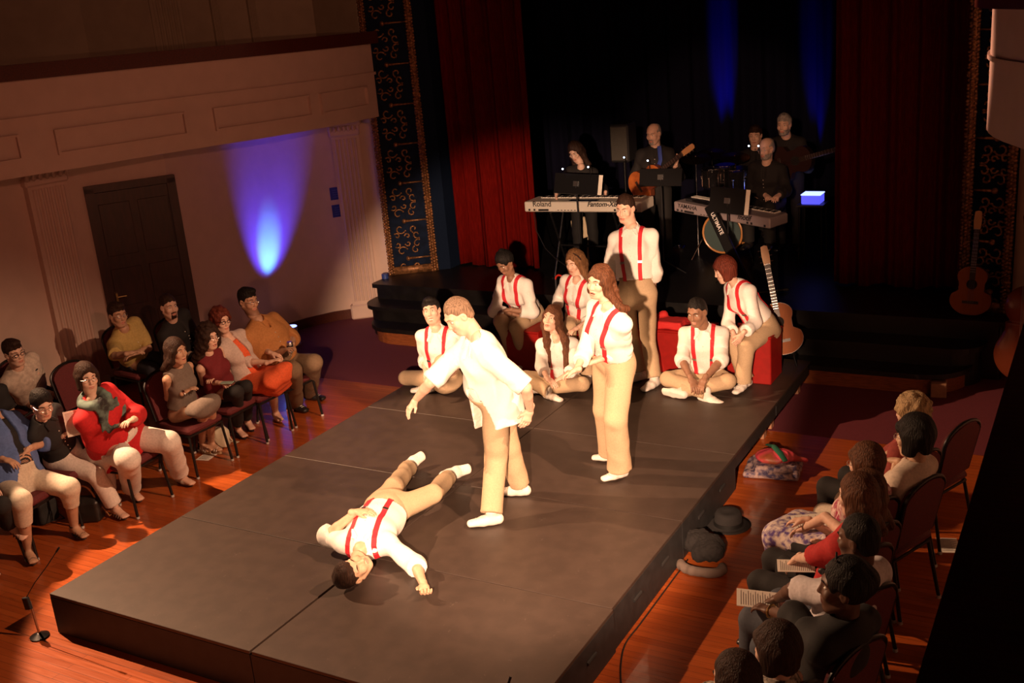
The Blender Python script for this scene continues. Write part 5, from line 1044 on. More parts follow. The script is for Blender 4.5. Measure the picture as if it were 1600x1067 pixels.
# ---- guitars
def guitar(base, up, face, lab, top, L=1.0, group=None, name='acoustic_guitar', dark=False):
    """base: lowest point of the body; up: along the neck; face: direction the soundboard faces"""
    base = V3(base); up = nrm(up); face = nrm(V3(face) - up * (V3(face) @ up)); lat = np.cross(up, face); o = thing(name, lab, 'guitar', base, group); H = .49 * L; pts = []
    for i in range(40):
        a = i / 40 * 2 * math.pi; y = H / 2 - H / 2 * math.cos(a); t_ = y / H; wv = .195 * math.sqrt(max(0, 1 - ((t_ - .30) / .31) ** 2)) if t_ < .45 else 0
        w2 = .140 * math.sqrt(max(0, 1 - ((t_ - .79) / .215) ** 2)) if t_ > .60 else 0; w1 = .118 if .3 < t_ < .9 else 0; ww = max(wv, w2, w1) * L; pts.append((ww * (1 if math.sin(a) > 0 else -1) if abs(math.sin(a)) > .02 else 0, y))
    MB().prism(pts, base, lat, up, .10 * L).build('body', mat('rosewood_side', (.16, .045, .02), .35) if not dark else top, o)
    MB().prism([(a * .99, b * .985 + .004) for a, b in pts], base + face * .051 * L, lat, up, .004).build('soundboard', top, o)
    c = base + up * .31 * L + face * .0535 * L; MB().lathe(c, face, [(.05 * L, 0), (.05 * L, .002)], 20).build('sound_hole', mat('sound_hole_black', (.01, .008, .007), .9), o)
    MB().obox(base + up * .13 * L + face * .056 * L, lat * .075 * L, up * .014 * L, face * .006).build('bridge', mat('dark_fretboard', (.03, .015, .01), .4), o)
    nk = base + up * .36 * L + face * .058 * L; ne = base + up * .86 * L + face * .058 * L; nb = MB().obox((nk + ne) / 2, lat * .026 * L, (ne - nk) / 2, face * .010).build('neck', mat('dark_fretboard', (.03, .015, .01), .4), o)
    fr = MB()
    for i in range(14): fr.obox(ne - (ne - nk) * (1 - 2 ** (-i / 12)) * 1.6 + face * .011, lat * .025 * L, up * .0015, face * .001)
    fr.build('fret', M_['steel'], nb)
    hc = base + up * .945 * L + face * .045 * L; MB().prism([(-.03, -.095), (-.037, .0), (-.03, .085), (.0, .095), (.03, .085), (.037, 0), (.03, -.095)], hc, lat * L, up * L, .016).build('headstock', mat('maple_headstock', (.62, .34, .15), .4), o)
    for q in (-1, 1):
        for i in range(3): MB().tube([hc + up * (-.06 + .055 * i) * L + lat * q * .035 * L, hc + up * (-.06 + .055 * i) * L + lat * q * .052 * L], .006, 8).ball(hc + up * (-.06 + .055 * i) * L + lat * q * .056 * L, .009, 8).build('tuning_peg', M_['chrome'], o, True)
    st = MB()
    for i in range(6): st.tube([base + up * .13 * L + face * .064 * L + lat * (i - 2.5) * .0105 * L, base + up * .87 * L + face * .072 * L + lat * (i - 2.5) * .0070 * L], .0008, 4)
    st.build('strings', M_['steel'], o); return o
SPR = mat('spruce_top', (.34, .10, .025), .55, noise_amt=.15, scale=8, spec=.2, stretch=(30, 1, 1)); SUN = mat('sunburst_top', (.45, .13, .03), .25, col2=(.10, .02, .01), scale=4)
b_ = V3((-2.66, 9.76, .42)); tpt = V3((-2.93, 10.02, 1.40)); guitar(b_, tpt - b_, (.25, -1, .15), 'honey-coloured acoustic guitar standing upright behind the right red box', SPR, 1.04)
gs = thing('guitar_stand', 'small black stand holding the honey-coloured guitar behind the red box', 'stand', (-2.68, 9.86, PH))
for q in (-1, 1): MB().tube([(-2.68, 9.88, PH + .3), (-2.68 + q * .13, 9.76, PH + .005)], .009, 8).build('leg', blackm, gs, True)
MB().tube([(-2.72, 9.86, PH + .01), (-2.74, 9.90, PH + .5)], .009, 8).tube([(-2.78, 9.70, PH + .13), (-2.70, 9.86, PH + .10), (-2.56, 9.70, PH + .13)], .009, 8).build('upright', blackm, gs, True)
guitar((-1.14, 10.86, SZ + .01), (.03, .14, 1), (0, -1, .2), 'acoustic guitar leaning in shadow against the gilt column at the far right', SPR, .98)
g2 = ay(1000, 292, 12.02); guitar(ay(990, 300, 12.05), ay(1074, 236, 12.0) - ay(990, 300, 12.05), (0, -1, .12), 'sunburst acoustic guitar held by the bald guitarist', SUN, .98, name='acoustic_guitar')
g3 = ay(1205, 262, 12.98); guitar(g3, ay(1284, 240, 12.9) - g3, (0, -1, .12), 'dark bass guitar held by the grey-haired bassist', mat('dark_bass_body', (.03, .012, .01), .25), 1.12, name='bass_guitar', dark=True)
for nm, a, b, c, d, m_ in (('guitar_strap', ay(1030, 228, 12.16), ay(1032, 250, 12.14), ay(1026, 270, 12.12), 'blue guitar strap across the black shirt of the bald guitarist', mat('blue_strap', (.02, .05, .30), .7)), ('bass_strap', ay(1237, 212, 13.14), ay(1236, 230, 13.10), ay(1230, 252, 13.06), 'brown leather bass strap over the shoulder of the bassist', mat('brown_strap', (.16, .05, .02), .6))):
    tag(MB().tube([a, b, c], .026, 10, flat=((0, -1, .2), .18)).build(nm, m_, None, True), d, 'strap')
# ---- silver keyboard, stand, stools
KW = mat('silver_keyboard_shell', (.72, .68, .60), .35, .1); KEYW = mat('white_keys', (.8, .78, .72), .3); INK = mat('black_lettering', (.015, .014, .016), .5)
def keyboard(L, R, depth, hh, lab, shell, name, words, tone=None):
    """L, R: front-lower corners of the side facing the hall (its back panel)"""
    L, R = V3(L), V3(R); x = nrm(R - L); back = nrm(np.cross(UP, x)); W = np.linalg.norm(R - L); o = thing(name, lab, 'keyboard', (L + R) / 2 )
    c = (L + R) / 2 + UP * hh / 2 + back * depth / 2; MB().obox(c, x * W / 2, back * depth / 2, UP * hh / 2, bev=.012).build('case', shell, o)
    ky = MB(); n = 52
    for i in range(n): ky.obox(c + x * (-W / 2 + .11 + (W - .2) * (i + .5) / n) + back * depth * .32 + UP * (hh / 2 + .004), x * ((W - .2) / n * .47), back * depth * .16, UP * .006)
    bk_ = MB()
    for i in range(n):
        if i % 7 in (0, 1, 3, 4, 5): bk_.obox(c + x * (-W / 2 + .11 + (W - .2) * (i + 1) / n) + back * depth * .27 + UP * (hh / 2 + .012), x * ((W - .2) / n * .25), back * depth * .11, UP * .006)
    ky.build('white_keys', KEYW, o); bk_.build('black_keys', INK, o)
    MB().obox(c + UP * (hh / 2 + .001) - back * depth * .28, x * W * .12, back * depth * .12, UP * .003).build('display', mat('screen_glass', (.02, .03, .06), .2), o)
    for s_, u, v, sz, bold, sh in words: text(s_, sz, L + x * u + UP * v - back * .0015, x, UP, INK, o, 'lettering', .003, bold, sh)
    jk = MB()
    for i in range(7): jk.obox(L + x * (.30 * W + .045 * i) + UP * .022 - back * .001, x * .010, back * .003, UP * .004)
    for u in (.045, .09, .78, .82, .95): jk.obox(L + x * u * W + UP * .026 - back * .001, x * .012, back * .004, UP * .012)
    jk.obox(L + x * .17 * W + UP * .024 - back * .001, x * .07, back * .003, UP * .012)
    jk.build('sockets', INK, o); return o, c, x, back, W
kl, kr = ay(820, 333, 11.42), ay(1003, 327, 11.42); zc = (kl[2] + kr[2]) / 2; kl[2] = zc - .02; kr[2] = zc + .0
o, c, x, back, W = keyboard(kl, kr, .38, .125, 'long silver keyboard at the left of the stage with dark lettering on its back', KW, 'stage_keyboard', (('Roland', .12, .050, .092, .001, 0), ('Fantom-X8', .86, .052, .084, .002, .35)))
ks = thing('keyboard_stand', 'black folding stand under the silver keyboard', 'stand', (c[0], c[1], SZ))
for q in (-1, 1):
    a = c + x * q * .42; MB().tube([a - back * .2 - UP * .075, (a[0], a[1] + .2, SZ + .015)], .014, 8).tube([a + back * .17 - UP * .075, (a[0], a[1] - .2, SZ + .015)], .014, 8).tube([(a[0], a[1] - .26, SZ + .015), (a[0], a[1] + .26, SZ + .015)], .014, 8).build('leg', blackm, ks, True)
MB().tube([(c[0] - .42, c[1], SZ + .38), (c[0] + .42, c[1], SZ + .38)], .012, 8).build('crossbar', blackm, ks, True)
CR_ = mat('cream_vinyl', (.62, .52, .36), .5)
st = thing('folded_chair', 'cream folded chair standing on the stage behind the silver keyboard stand', 'chair', (c[0] - .32, c[1] + .42, SZ))
MB().obox((c[0] - .34, c[1] + .42, SZ + .50), (.10, 0, .03), (0, .02, 0), (-.02, 0, .13), bev=.01).build('seat', CR_, st); MB().obox((c[0] - .22, c[1] + .44, SZ + .28), (.035, 0, 0), (0, .015, 0), (.03, 0, .27), bev=.008).build('backrest', CR_, st)
for q in (-1, 1): MB().tube([(c[0] - .30 + q * .12, c[1] + .42, SZ + .62), (c[0] - .28 + q * .14, c[1] + .44, SZ + .01)], .010, 8).build('leg', blackm, st, True)
CO = mat('black_cable', (.012, .012, .012), .5)
pts = [ay(834, 332, 11.4), ay(838, 360, 11.35), ay(852, 388, 11.25), ay(868, 404, 11.1), ay(888, 418, 10.95)]; pts[-1][2] = max(SZ + .01, pts[-1][2])
tag(MB().tube(pts, .006, 6).build('cable', CO, None, True), 'black cable hanging from the silver keyboard down to the stage floor', 'cable')
# ---- angled keyboard, column stand
KD = mat('grey_keyboard_shell', (.34, .29, .30), .4, .2)
yl = ay(1053, 330, 12.05); yr = ay(1203, 358, 11.62); o, c2, x2, back2, W2 = keyboard(yl, yr, .36, .12, 'grey keyboard standing at an angle at the right of the band', KD, 'stage_keyboard', (('YAMAHA', .06, .045, .070, .001, 0), ('motif', .93, .035, .085, .002, .2)))
mk_ = thing('small_keyboard', 'small keyboard module lying on top of the grey keyboard', 'keyboard', c2 + x2 * -.38 + UP * .065); MB().obox(c2 - x2 * .40 + UP * .083 + back2 * .0, x2 * .17, back2 * .10, UP * .018, bev=.005).build('case', blackp, mk_)
kk = MB(); [kk.obox(c2 - x2 * .40 + x2 * (-.14 + .02 * i) + back2 * .04 + UP * .104, x2 * .008, back2 * .05, UP * .003) for i in range(15)]; kk.build('keys', KEYW, mk_)
us = thing('keyboard_stand', 'slanting black column stand with white lettering in front of the grey keyboard', 'stand', (c2[0] + .1, 11.3, SZ))
p0 = ay(1108, 322, 11.5); p1 = ay(1172, 412, 11.1); p1[2] = SZ + .03; dv = p1 - p0; fx_ = nrm(np.cross(dv, V3((0, -1, .3)))); MB().obox((p0 + p1) / 2, fx_ * .055, nrm(np.cross(fx_, dv)) * .035, dv / 2, bev=.01).build('column', blackm, us)
fn = nrm(np.cross(nrm(dv), fx_)); fn = fn if fn[1] < 0 else -fn; tx = nrm(dv); text('ULTIMATE', .062, p0 + tx * .10 + fn * .0365 + np.cross(fn, tx) * -.025, tx, np.cross(fn, tx), mat('white_lettering', (.7, .7, .7), .5), us, 'lettering', .002, .001)
for q in (-1, 1): MB().tube([p1 + UP * .0, p1 + V3((q * .35, .25, 0))], .02, 8).build('leg', blackm, us, True); MB().tube([p0 + UP * .02, p0 + V3((q * .3, .30, .0))], .014, 8).build('arm', blackm, us, True)
# ---- music stands
paper = mat('white_paper', (.80, .76, .68), .7)
def mstand(a, b, c_, zf, lab, sheet=True):
    """a: upper left, b: upper right, c_: lower right of the desk"""
    a, b, c_ = map(V3, (a, b, c_)); x = nrm(b - a); y = nrm(c_ - b); y = nrm(y - x * (x @ y)); W = np.linalg.norm(b - a); Hh = np.linalg.norm(c_ - b); n = np.cross(x, y); m = (a + b) / 2 + y * Hh / 2; o = thing('music_stand', lab, 'music stand', (m[0], m[1], zf), 'music stands of the band')
    n = n if n[1] < 0 else -n
    MB().obox(m, x * W / 2, y * Hh / 2, n * .004).obox(m + y * Hh / 2 - n * .03, x * W / 2, n * .03, y * .003).build('desk', blackm, o)
    MB().obox(m + n * .012, x * .03, y * .03, n * .01).build('clamp', M_['steel'], o); f0 = V3((m[0], m[1] - .0, zf + .18)); MB().tube([m + n * .012, V3((m[0], m[1], m[2] - .12)), f0], .010, 8).build('pole', blackm, o, True)
    for i in range(3): a_ = i * 2.09 + .4; MB().tube([f0, V3((m[0] + .26 * math.cos(a_), m[1] + .26 * math.sin(a_), zf + .008))], .009, 8).build('leg', blackm, o, True)
    if sheet: s_ = MB().obox(m + x * (W / 2 - .01) - n * .015 + y * 0, x * .055, y * Hh * .49, n * .0012).build('sheet_music', paper, None); tag(s_, 'white pages at the right edge of ' + lab[6 if lab.startswith('black ') else 0:], 'paper')
mstand(ay(868, 270, 11.30), ay(936, 273, 11.30), ay(941, 304, 11.24), SZ, 'black music stand in front of the silver keyboard player')
mstand(ay(1000, 264, 11.85), ay(1066, 263, 11.85), ay(1064, 290, 11.80), SZ, 'black music stand in front of the bald guitarist', False)
mstand(ay(1111, 291, 11.45), ay(1166, 296, 11.40), ay(1188, 329, 11.35), SZ, 'black music stand in front of the grey keyboard')
def led(px, py, Y, lab):
    p = ay(px, py, Y); o = thing('clip_light', lab, 'light', p, 'small clip-on lights among the band'); MB().ball(p, .011, 8).build('bulb', mat('led_glow', (.6, .7, 1), .3, emit=(.55, .70, 1.0), estr=7), o, True); MB().tube([p + V3((0, .008, 0)), p + V3((0, .04, -.04)), p + V3((0, .06, -.16))], .004, 6).build('gooseneck', blackm, o, True); return o
led(879, 264, 11.22, 'tiny bluish clip light at the left of the silver keyboard player'); led(919, 261, 11.22, 'tiny bluish clip light at the right of the silver keyboard player'); led(1012, 251, 11.8, 'tiny bluish clip light in front of the bald guitarist'); led(1170, 228, 12.3, 'tiny bluish clip light left below the drummer'); led(1185, 228, 12.3, 'tiny bluish clip light right below the drummer'); led(975, 246, 12.85, 'tiny bluish light at the foot of the tall loudspeaker')
# ---- drum kit
dk = thing('drum_kit', 'dark drum kit with chrome fittings and wood-hooped bass drum behind the keyboards', 'drum kit', (-4.3, 12.9, SZ)); BD = V3((-4.22, 12.62, SZ + .36)); drm = mat('black_drum_shell', (.012, .012, .014), .15, coat=.8); hoop = mat('wood_hoop', (.42, .19, .06), .3); skin_ = mat('drum_head', (.05, .08, .08), .3)
MB().lathe(BD, (0, 1, 0), [(.24, 0), (.24, .40)], 32).build('bass_drum', drm, dk, True)
for yy in (-.005, .405): MB().tube([BD + V3((.25 * math.cos(a), yy, .25 * math.sin(a))) for a in np.linspace(0, 2 * math.pi, 33)], .014, 8).build('hoop', hoop, dk, True)
MB().lathe(BD + V3((0, -.012, 0)), (0, 1, 0), [(.235, 0), (.235, .01)], 32).build('front_head', skin_, dk)
for px, py, rr, hh, yy in ((1114, 268, .14, .22, 12.95), (1132, 262, .14, .2, 13.0), (1152, 270, .17, .24, 12.95), (1166, 280, .16, .24, 13.0)):
    p = ay(px, py + 8, yy); MB().lathe(p - UP * hh / 2, (0, -.1, 1), [(rr, 0), (rr, hh)], 24).build('tom', drm, dk, True)
    for e in (-.5, .5): MB().tube([p + UP * hh * e + V3((rr * 1.04 * math.cos(a), rr * 1.04 * math.sin(a) , 0)) for a in np.linspace(0, 2 * math.pi, 25)], .006, 6).build('chrome_rim', M_['chrome'], dk, True)
    for a in np.linspace(0, 2 * math.pi, 8, endpoint=False): MB().tube([p + V3((rr * 1.05 * math.cos(a), rr * 1.05 * math.sin(a), -hh / 2)), p + V3((rr * 1.05 * math.cos(a), rr * 1.05 * math.sin(a), hh / 2))], .006, 6).ball(p + V3((rr * 1.08 * math.cos(a), rr * 1.08 * math.sin(a), 0)), .016, 6).build('lug', M_['chrome'], dk, True)
for px, py, yy, zz in ((1087, 247, 12.8, 0), (1148, 246, 13.3, .0), (1112, 240, 13.4, 0)):
    p = ay(px, py, yy); MB().lathe(p, (.1, -.25, 1), [(.19, -.004), (.06, .006), (.03, .018), (.0, .02)], 24).build('cymbal', mat('bronze_cymbal', (.22, .13, .05), .35, 1.0), dk, True); MB().tube([p + UP * .03, (p[0], p[1], SZ + .02)], .008, 8).build('cymbal_stand', M_['chrome'], dk, True)
for q in (-1, 1): MB().tube([BD + V3((q * .27, .1, -.05)), (BD[0] + q * .4, BD[1] - .05, SZ + .01)], .008, 8).build('spur', M_['chrome'], dk, True)
pd = thing('foot_pedal', 'small shiny metal foot pedal on the dark stage floor below the guitarist', 'pedal', az(1061, 389, SZ)); b0 = az(1061, 389, SZ); MB().obox(b0 + UP * .02, (.07, 0, 0), (0, .05, .01), (0, 0, .016), bev=.006).build('base', M_['chrome'], pd); MB().ball(b0 + UP * .05, .025, 10).build('knob', M_['chrome'], pd, True)
# ---- loudspeaker
sp0 = ay(974, 222, 13.2); so = thing('loudspeaker', 'tall black loudspeaker cabinet on a pole beside the guitarist', 'loudspeaker', (sp0[0], 13.2, SZ)); MB().obox(sp0, (.135, 0, 0), (0, .15, 0), (0, 0, .25), bev=.02).build('cabinet', blackp, so); MB().obox(sp0 + V3((0, -.152, 0)), (.115, 0, 0), (0, .004, 0), (0, 0, .22), bev=.004).build('grille', mat('metal_grille', (.07, .065, .055), .6, noise_amt=.5, scale=220), so)
MB().tube([sp0 - UP * .25, (sp0[0], 13.2, SZ + .3)], .017, 10).build('pole', blackm, so, True)
for i in range(3): a_ = i * 2.09; MB().tube([(sp0[0], 13.2, SZ + .5), (sp0[0] + .4 * math.cos(a_), 13.2 + .4 * math.sin(a_), SZ + .01)], .012, 8).build('leg', blackm, so, True)
# ---- blue lit things
BG = mat('blue_lit_acrylic', (.1, .1, .6), .3, emit=(.10, .10, 1.0), estr=1.1); BG2 = mat('blue_lit_rim', (.3, .35, .9), .3, emit=(.30, .38, 1.0), estr=2.6)
bc = ay(1270, 306, 13.0); bo = thing('lit_box', 'glowing blue translucent box on a table at the right behind the band', 'light', bc); MB().obox(bc - UP * .03, (.115, 0, 0), (0, .11, 0), (0, 0, .055), bev=.01).build('box', BG, bo)
MB().obox(bc + UP * .03, (.12, 0, 0), (0, .115, 0), (0, 0, .006), bev=.003).build('rim', BG2, bo)
tb = thing('small_table', 'dark little table under the glowing blue box', 'table', (bc[0], 13.0, SZ)); MB().obox((bc[0], 13, bc[2] - .10), (.16, 0, 0), (0, .15, 0), (0, 0, .012)).build('table_top', blackp, tb)
for q in (-1, 1):
    for r_ in (-1, 1): MB().tube([(bc[0] + q * .13, 13 + r_ * .12, bc[2] - .11), (bc[0] + q * .14, 13 + r_ * .13, SZ)], .012, 8).build('leg', blackm, tb, True)
ul = thing('floor_uplight', 'small white floor lamp with blue glow on the floor by the left wall', 'light', (-8.95, 9.80, 0)); 
MB().lathe((-8.95, 9.80, 0), (0, 0, 1), [(.09, 0), (.09, .02), (.07, .03), (.07, .22), (.075, .24)], 20).build('housing', mat('white_housing', (.45, .45, .55), .4), ul, True); MB().lathe((-8.95, 9.80, .241), (0, 0, 1), [(.066, 0), (.066, .008)], 20).build('lens', BG2, ul)
cn = thing('uplight_can', 'small blue-lit can on the stage corner below the gilt column', 'light', (-8.36, 10.98, SZ)); MB().lathe((-8.28, 10.98, SZ), (0, 0, 1), [(.045, 0), (.045, .06), (.04, .065)], 16).build('housing', mat('navy_can', (.03, .06, .25), .4), cn, True)
# ---- gooseneck microphones on the floor
def floormic(bx, by, tip, lab):
    o = thing('floor_microphone', lab, 'microphone', (bx, by, 0), 'gooseneck microphones at the platform front'); MB().lathe((bx, by, 0), (0, 0, 1), [(.062, 0), (.065, .01), (.02, .03), (.01, .035)], 20).build('base', blackm, o, True); MB().tube([(bx, by, .03), (bx - .03, by + .01, .26)], .008, 8).build('post', M_['steel'], o, True)
    MB().obox((bx - .05, by, .25), (.03, 0, .008), (0, .012, 0), (-.006, 0, .045), bev=.004).build('clip', blackp, o); t0 = V3((bx - .06, by, .28)); tip = V3(tip)
    MB().tube([t0, t0 * .65 + tip * .35 + V3((-.012, 0, .0)), t0 * .3 + tip * .7, tip], .0035, 8).build('gooseneck', blackm, o, True); MB().tube([tip, tip + nrm(tip - t0) * .045], .007, 8).build('capsule', blackm, o, True)
floormic(-6.19, 3.84, ay(88, 862, 4.0 - .1), 'gooseneck microphone on a round base at the front left platform corner')
t2 = az(817, 1043, .62); floormic(t2[0] - .02, 3.70, (t2[0], min(t2[1], 3.85), t2[2]), 'thin gooseneck microphone rising at the bottom edge in front of the platform')
# ---- things on the floor
felt = mat('black_felt', (.018, .016, .016), .9); hp = az(1138, 822, 0); ho = thing('felt_hat', 'black felt hat lying on the floor right of the platform', 'hat', hp); MB().lathe(hp, (0, 0, 1), [(.165, .012), (.17, .018), (.13, .012), (.105, .02), (.10, .10), (.085, .125), (.04, .115), (0, .11)], 28).build('crown', felt, ho, 'all'); MB().lathe(hp + UP * .02, (0, 0, 1), [(.108, 0), (.106, .03)], 28).build('hat_band', mat('grosgrain', (.008, .008, .008), .6), ho, True)
bp = az(1098, 862, .05); f_ = Field(bp - .26, bp + .26, .009); rng = random.Random(4)
for i in range(26): a_ = rng.random() * 6.28; r_ = rng.random() ** .6 * .13; f_.ell(bp + V3((r_ * math.cos(a_), r_ * math.sin(a_), .02 + .05 * rng.random())), (.05 + .02 * rng.random(),) * 3, k=.02)
X_, Y_, Z_ = np.meshgrid(*f_.ax, indexing='ij', sparse=True); f_.D += (.010 * np.sin(110 * X_ + 3 * np.sin(40 * Y_)) * np.sin(110 * Y_) * np.sin(105 * Z_)).astype(np.float32); f_.cut((0, 0, .004), (0, 0, -1)); tag(sculpt('fur_wrap', f_, [mat('black_fur', (.012, .010, .010), .95)], None, smooth_it=0), 'black fluffy wrap in a heap on the floor between platform and audience', 'wrap')
gp = az(1096, 884, .03); f_ = Field(gp - .25, gp + .25, .009)
for a_ in np.linspace(-.4, 2.6, 9): f_.cone(gp + V3((.15 * math.cos(a_ - 2.6), .09 * math.sin(a_ - 2.6), 0)), gp + V3((.15 * math.cos(a_ - 2.2), .09 * math.sin(a_ - 2.2), 0)), .028, .028, k=.02)
f_.wrinkle(.005, 40); f_.cut((0, 0, .003), (0, 0, -1)); tag(sculpt('grey_scarf', f_, [mat('grey_wool', (.16, .12, .10), .95)], None), 'crumpled grey-brown scarf on the floor at the near side of the black wrap', 'scarf')
cp = az(1208, 728, .05); f_ = Field(cp - V3((.34, .34, .08)), cp + V3((.34, .34, .2)), .010); f_.box(cp + V3((0, 0, -.025)), (.22, .17, .025), (nrm((1, .15, 0)), nrm((-.15, 1, 0)), UP), .02, 0); f_.box(cp + V3((.01, .02, .02)), (.17, .14, .025), (nrm((1, .4, 0)), nrm((-.4, 1, 0)), UP), .02, .02); f_.wrinkle(.009, 26, seed=3); f_.cut((0, 0, .003), (0, 0, -1))
tag(sculpt('folded_garment', f_, [mat('paisley_cloth', (.05, .04, .10), .7, col2=(.42, .30, .28), scale=26, noise_amt=.1)], None), 'folded dark paisley garment on the floor right of the platform', 'garment')
f_ = Field(cp + V3((-.3, -.3, -.05)), cp + V3((.32, .36, .22)), .009); f_.ell(cp + V3((.0, .04, .075)), (.14, .11, .05), (nrm((1, .4, 0)), nrm((-.4, 1, 0)), UP), k=0); f_.cone(cp + V3((.10, .05, .08)), cp + V3((.25, .10, .05)), .035, .015, k=.03); f_.wrinkle(.009, 34, seed=1)
tag(sculpt('bright_scarf', f_, [mat('pink_rust_silk', (.62, .06, .10), .5, col2=(.30, .08, .03), scale=9, noise_amt=.1)], None), 'pink and rust silk scarf crumpled on top of the paisley garment', 'scarf')
tag(MB().tube([cp + V3((-.09, .15, .12)), cp + V3((-.02, .08, .145)), cp + V3((.06, -.01, .13)), cp + V3((.12, -.06, .085))], [.02, .026, .028, .022], 10, flat=((0, 0, 1), .4)).build('green_sash', mat('green_silk', (.02, .12, .07), .5), None, True), 'dark green sash laid across the pink scarf on the floor', 'sash')
def bag(p, w_, d_, hh, lab, m_, m2, yaw=0, name='handbag'):
    p = V3(p); f, r = yawv(yaw); o = thing(name, lab, 'bag', p); fl = Field(p - .3, p + .4, .010); fl.box(p + UP * hh * .42, (w_, d_, hh * .45), (f, r, UP), .03, 0); fl.box(p + UP * hh * .82, (w_ * .8, d_ * .5, hh * .18), (f, r, UP), .02, .03); fl.wrinkle(.006, 28); fl.cut((0, 0, p[2] + .003), (0, 0, -1)); sculpt('pouch', fl, [m_], o)
    MB().tube([p + f * w_ * .8 * math.cos(t_) + UP * (hh * .75 + .16 * math.sin(t_)) + r * .02 for t_ in np.linspace(0, math.pi, 12)], .008, 8).build('handle', m2, o, True); MB().tube([p + f * (w_ + .01) + UP * hh * .5, p + f * (w_ + .08) + UP * .05 + r * .06, p + f * (w_ + .06) - r * .08 + UP * .01, p + f * w_ * .6 - r * (d_ + .03) + UP * .01], .006, 8).build('shoulder_strap', m2, o, True)
bag(az(346, 697, 0), .09, .055, .20, 'white leather handbag on the floor beside the white wedge sandals', mat('white_leather', (.72, .66, .50), .45), mat('white_leather', (.72, .66, .50), .45), 20)
bag(az(140, 812, 0), .12, .07, .22, 'black and tan handbag on the floor behind the silver sandals', mat('black_leather_bag', (.02, .016, .014), .4), mat('tan_leather', (.42, .19, .07), .45), 30)
bag(az(66, 812, 0), .13, .09, .24, 'black tote bag on the floor under the chair of the blue-shirted person', mat('black_canvas_bag', (.015, .014, .014), .8), blackp, 0)
def leaflet(c, x, y, lab, name='programme', w_=.07, hh=.105):
    c, x, y = V3(c), nrm(x), V3(y); y = nrm(y - x * (x @ y)); n = np.cross(x, y); o = thing(name, lab, 'programme', c, 'white printed programmes'); MB().obox(c, x * w_, y * hh, n * .0015).build('pages', paper, o); m = MB()
    for i in range(17): m.obox(c + y * (hh * (.82 - .1 * i)) + n * .0018 - x * .008 * (i % 3), x * (w_ * .8 - .008 * (i % 3)), y * .0014, n * .0005)
    m.build('printed_lines', mat('print_ink', (.12, .10, .10), .8), o); return o
leaflet(az(325, 712, .004), (1, .2, 0), (-.2, 1, 0), 'programme with a dark picture lying under the white wedge sandals')
hd = a2['_J']['hd_r']; leaflet(hd + V3((.04, .02, .06)), nrm((.5, .75, 0)), (-.2, .1, 1), 'open white programme held up by the person in the black top')
J3 = r3['_J']; leaflet((J3['kn_l'] + J3['hip_l'] + J3['kn_r'] + J3['hip_r']) / 4 + UP * .115, (-.4, .9, 0), (-.9, -.4, -.05), 'open white programme on the lap of the person in the purple print', w_=.10, hh=.14)
leaflet(r6['_J']['hd_l'] + V3((-.02, -.02, .02)), (-.3, .95, 0), (-.95, -.3, .1), 'programme held over dark jeans by the person in the white polo', w_=.09, hh=.13)
leaflet(az(1482, 852, .004), (1, .3, 0), (-.3, 1, 0), 'small programme lying on the floor at the right behind the chairs')
leaflet(r5['_J']['wr_l'] + V3((0, -.02, -.04)), (-.3, .95, 0), (-.95, -.3, .0), 'white programme under the hands of the person in the red shirt')
ph = a5['_J']['hd_r'] + V3((.02, -.01, .02)); tag(MB().obox(ph, (.055, .02, 0), (-.012, .03, 0), (0, 0, .005), bev=.003).build('mobile_phone', mat('pale_green_case', (.35, .50, .42), .4), None), 'pale green phone in the hands of the person in maroon', 'phone')
ch_ = (a7['_J']['hd_r'] + a7['_J']['hd_l']) / 2 + V3((.03, 0, .02)); co = thing('drinks_can', 'silver and black drinks can held by the person in the rust shirt', 'can', ch_); MB().lathe(ch_ - UP * .05, (0, 0, 1), [(.026, 0), (.032, .006), (.032, .10), (.026, .112)], 18).build('body', M_['steel'], co, True); MB().lathe(ch_ - UP * .02, (0, 0, 1), [(.0325, 0), (.0325, .05)], 18).build('printed_band', blackp, co, True)
cu_ = az(455, 656, 0); co = thing('drinking_cup', 'clear pink cup on the floor between the crossed feet and the dark shoes', 'cup', cu_); MB().lathe(cu_, (0, 0, 1), [(.030, 0), (.036, .11), (.034, .11), (.028, .004)], 18).build('tumbler', mat('pink_plastic', (.65, .25, .25), .15), co, True); MB().tube([cu_ + UP * .02, cu_ + V3((.02, 0, .15))], .003, 6).build('straw', paper, co, True)
cpts = [az(1062, 872, .006), az(1045, 896, .006), az(1022, 926, .006), az(985, 972, .006), az(970, 1004, .006), az(970, 1040, .006), az(971, 1075, .006)]; cpts = [V3((max(p[0], -2.44), p[1], .006)) for p in cpts]
tag(MB().tube([V3((*q, .006)) for q in smoothpoly([tuple(p[:2]) for p in cpts], 5)], .005, 6).build('floor_cable', CO, None, True), 'thin black cable running along the floor beside the right platform edge', 'cable')
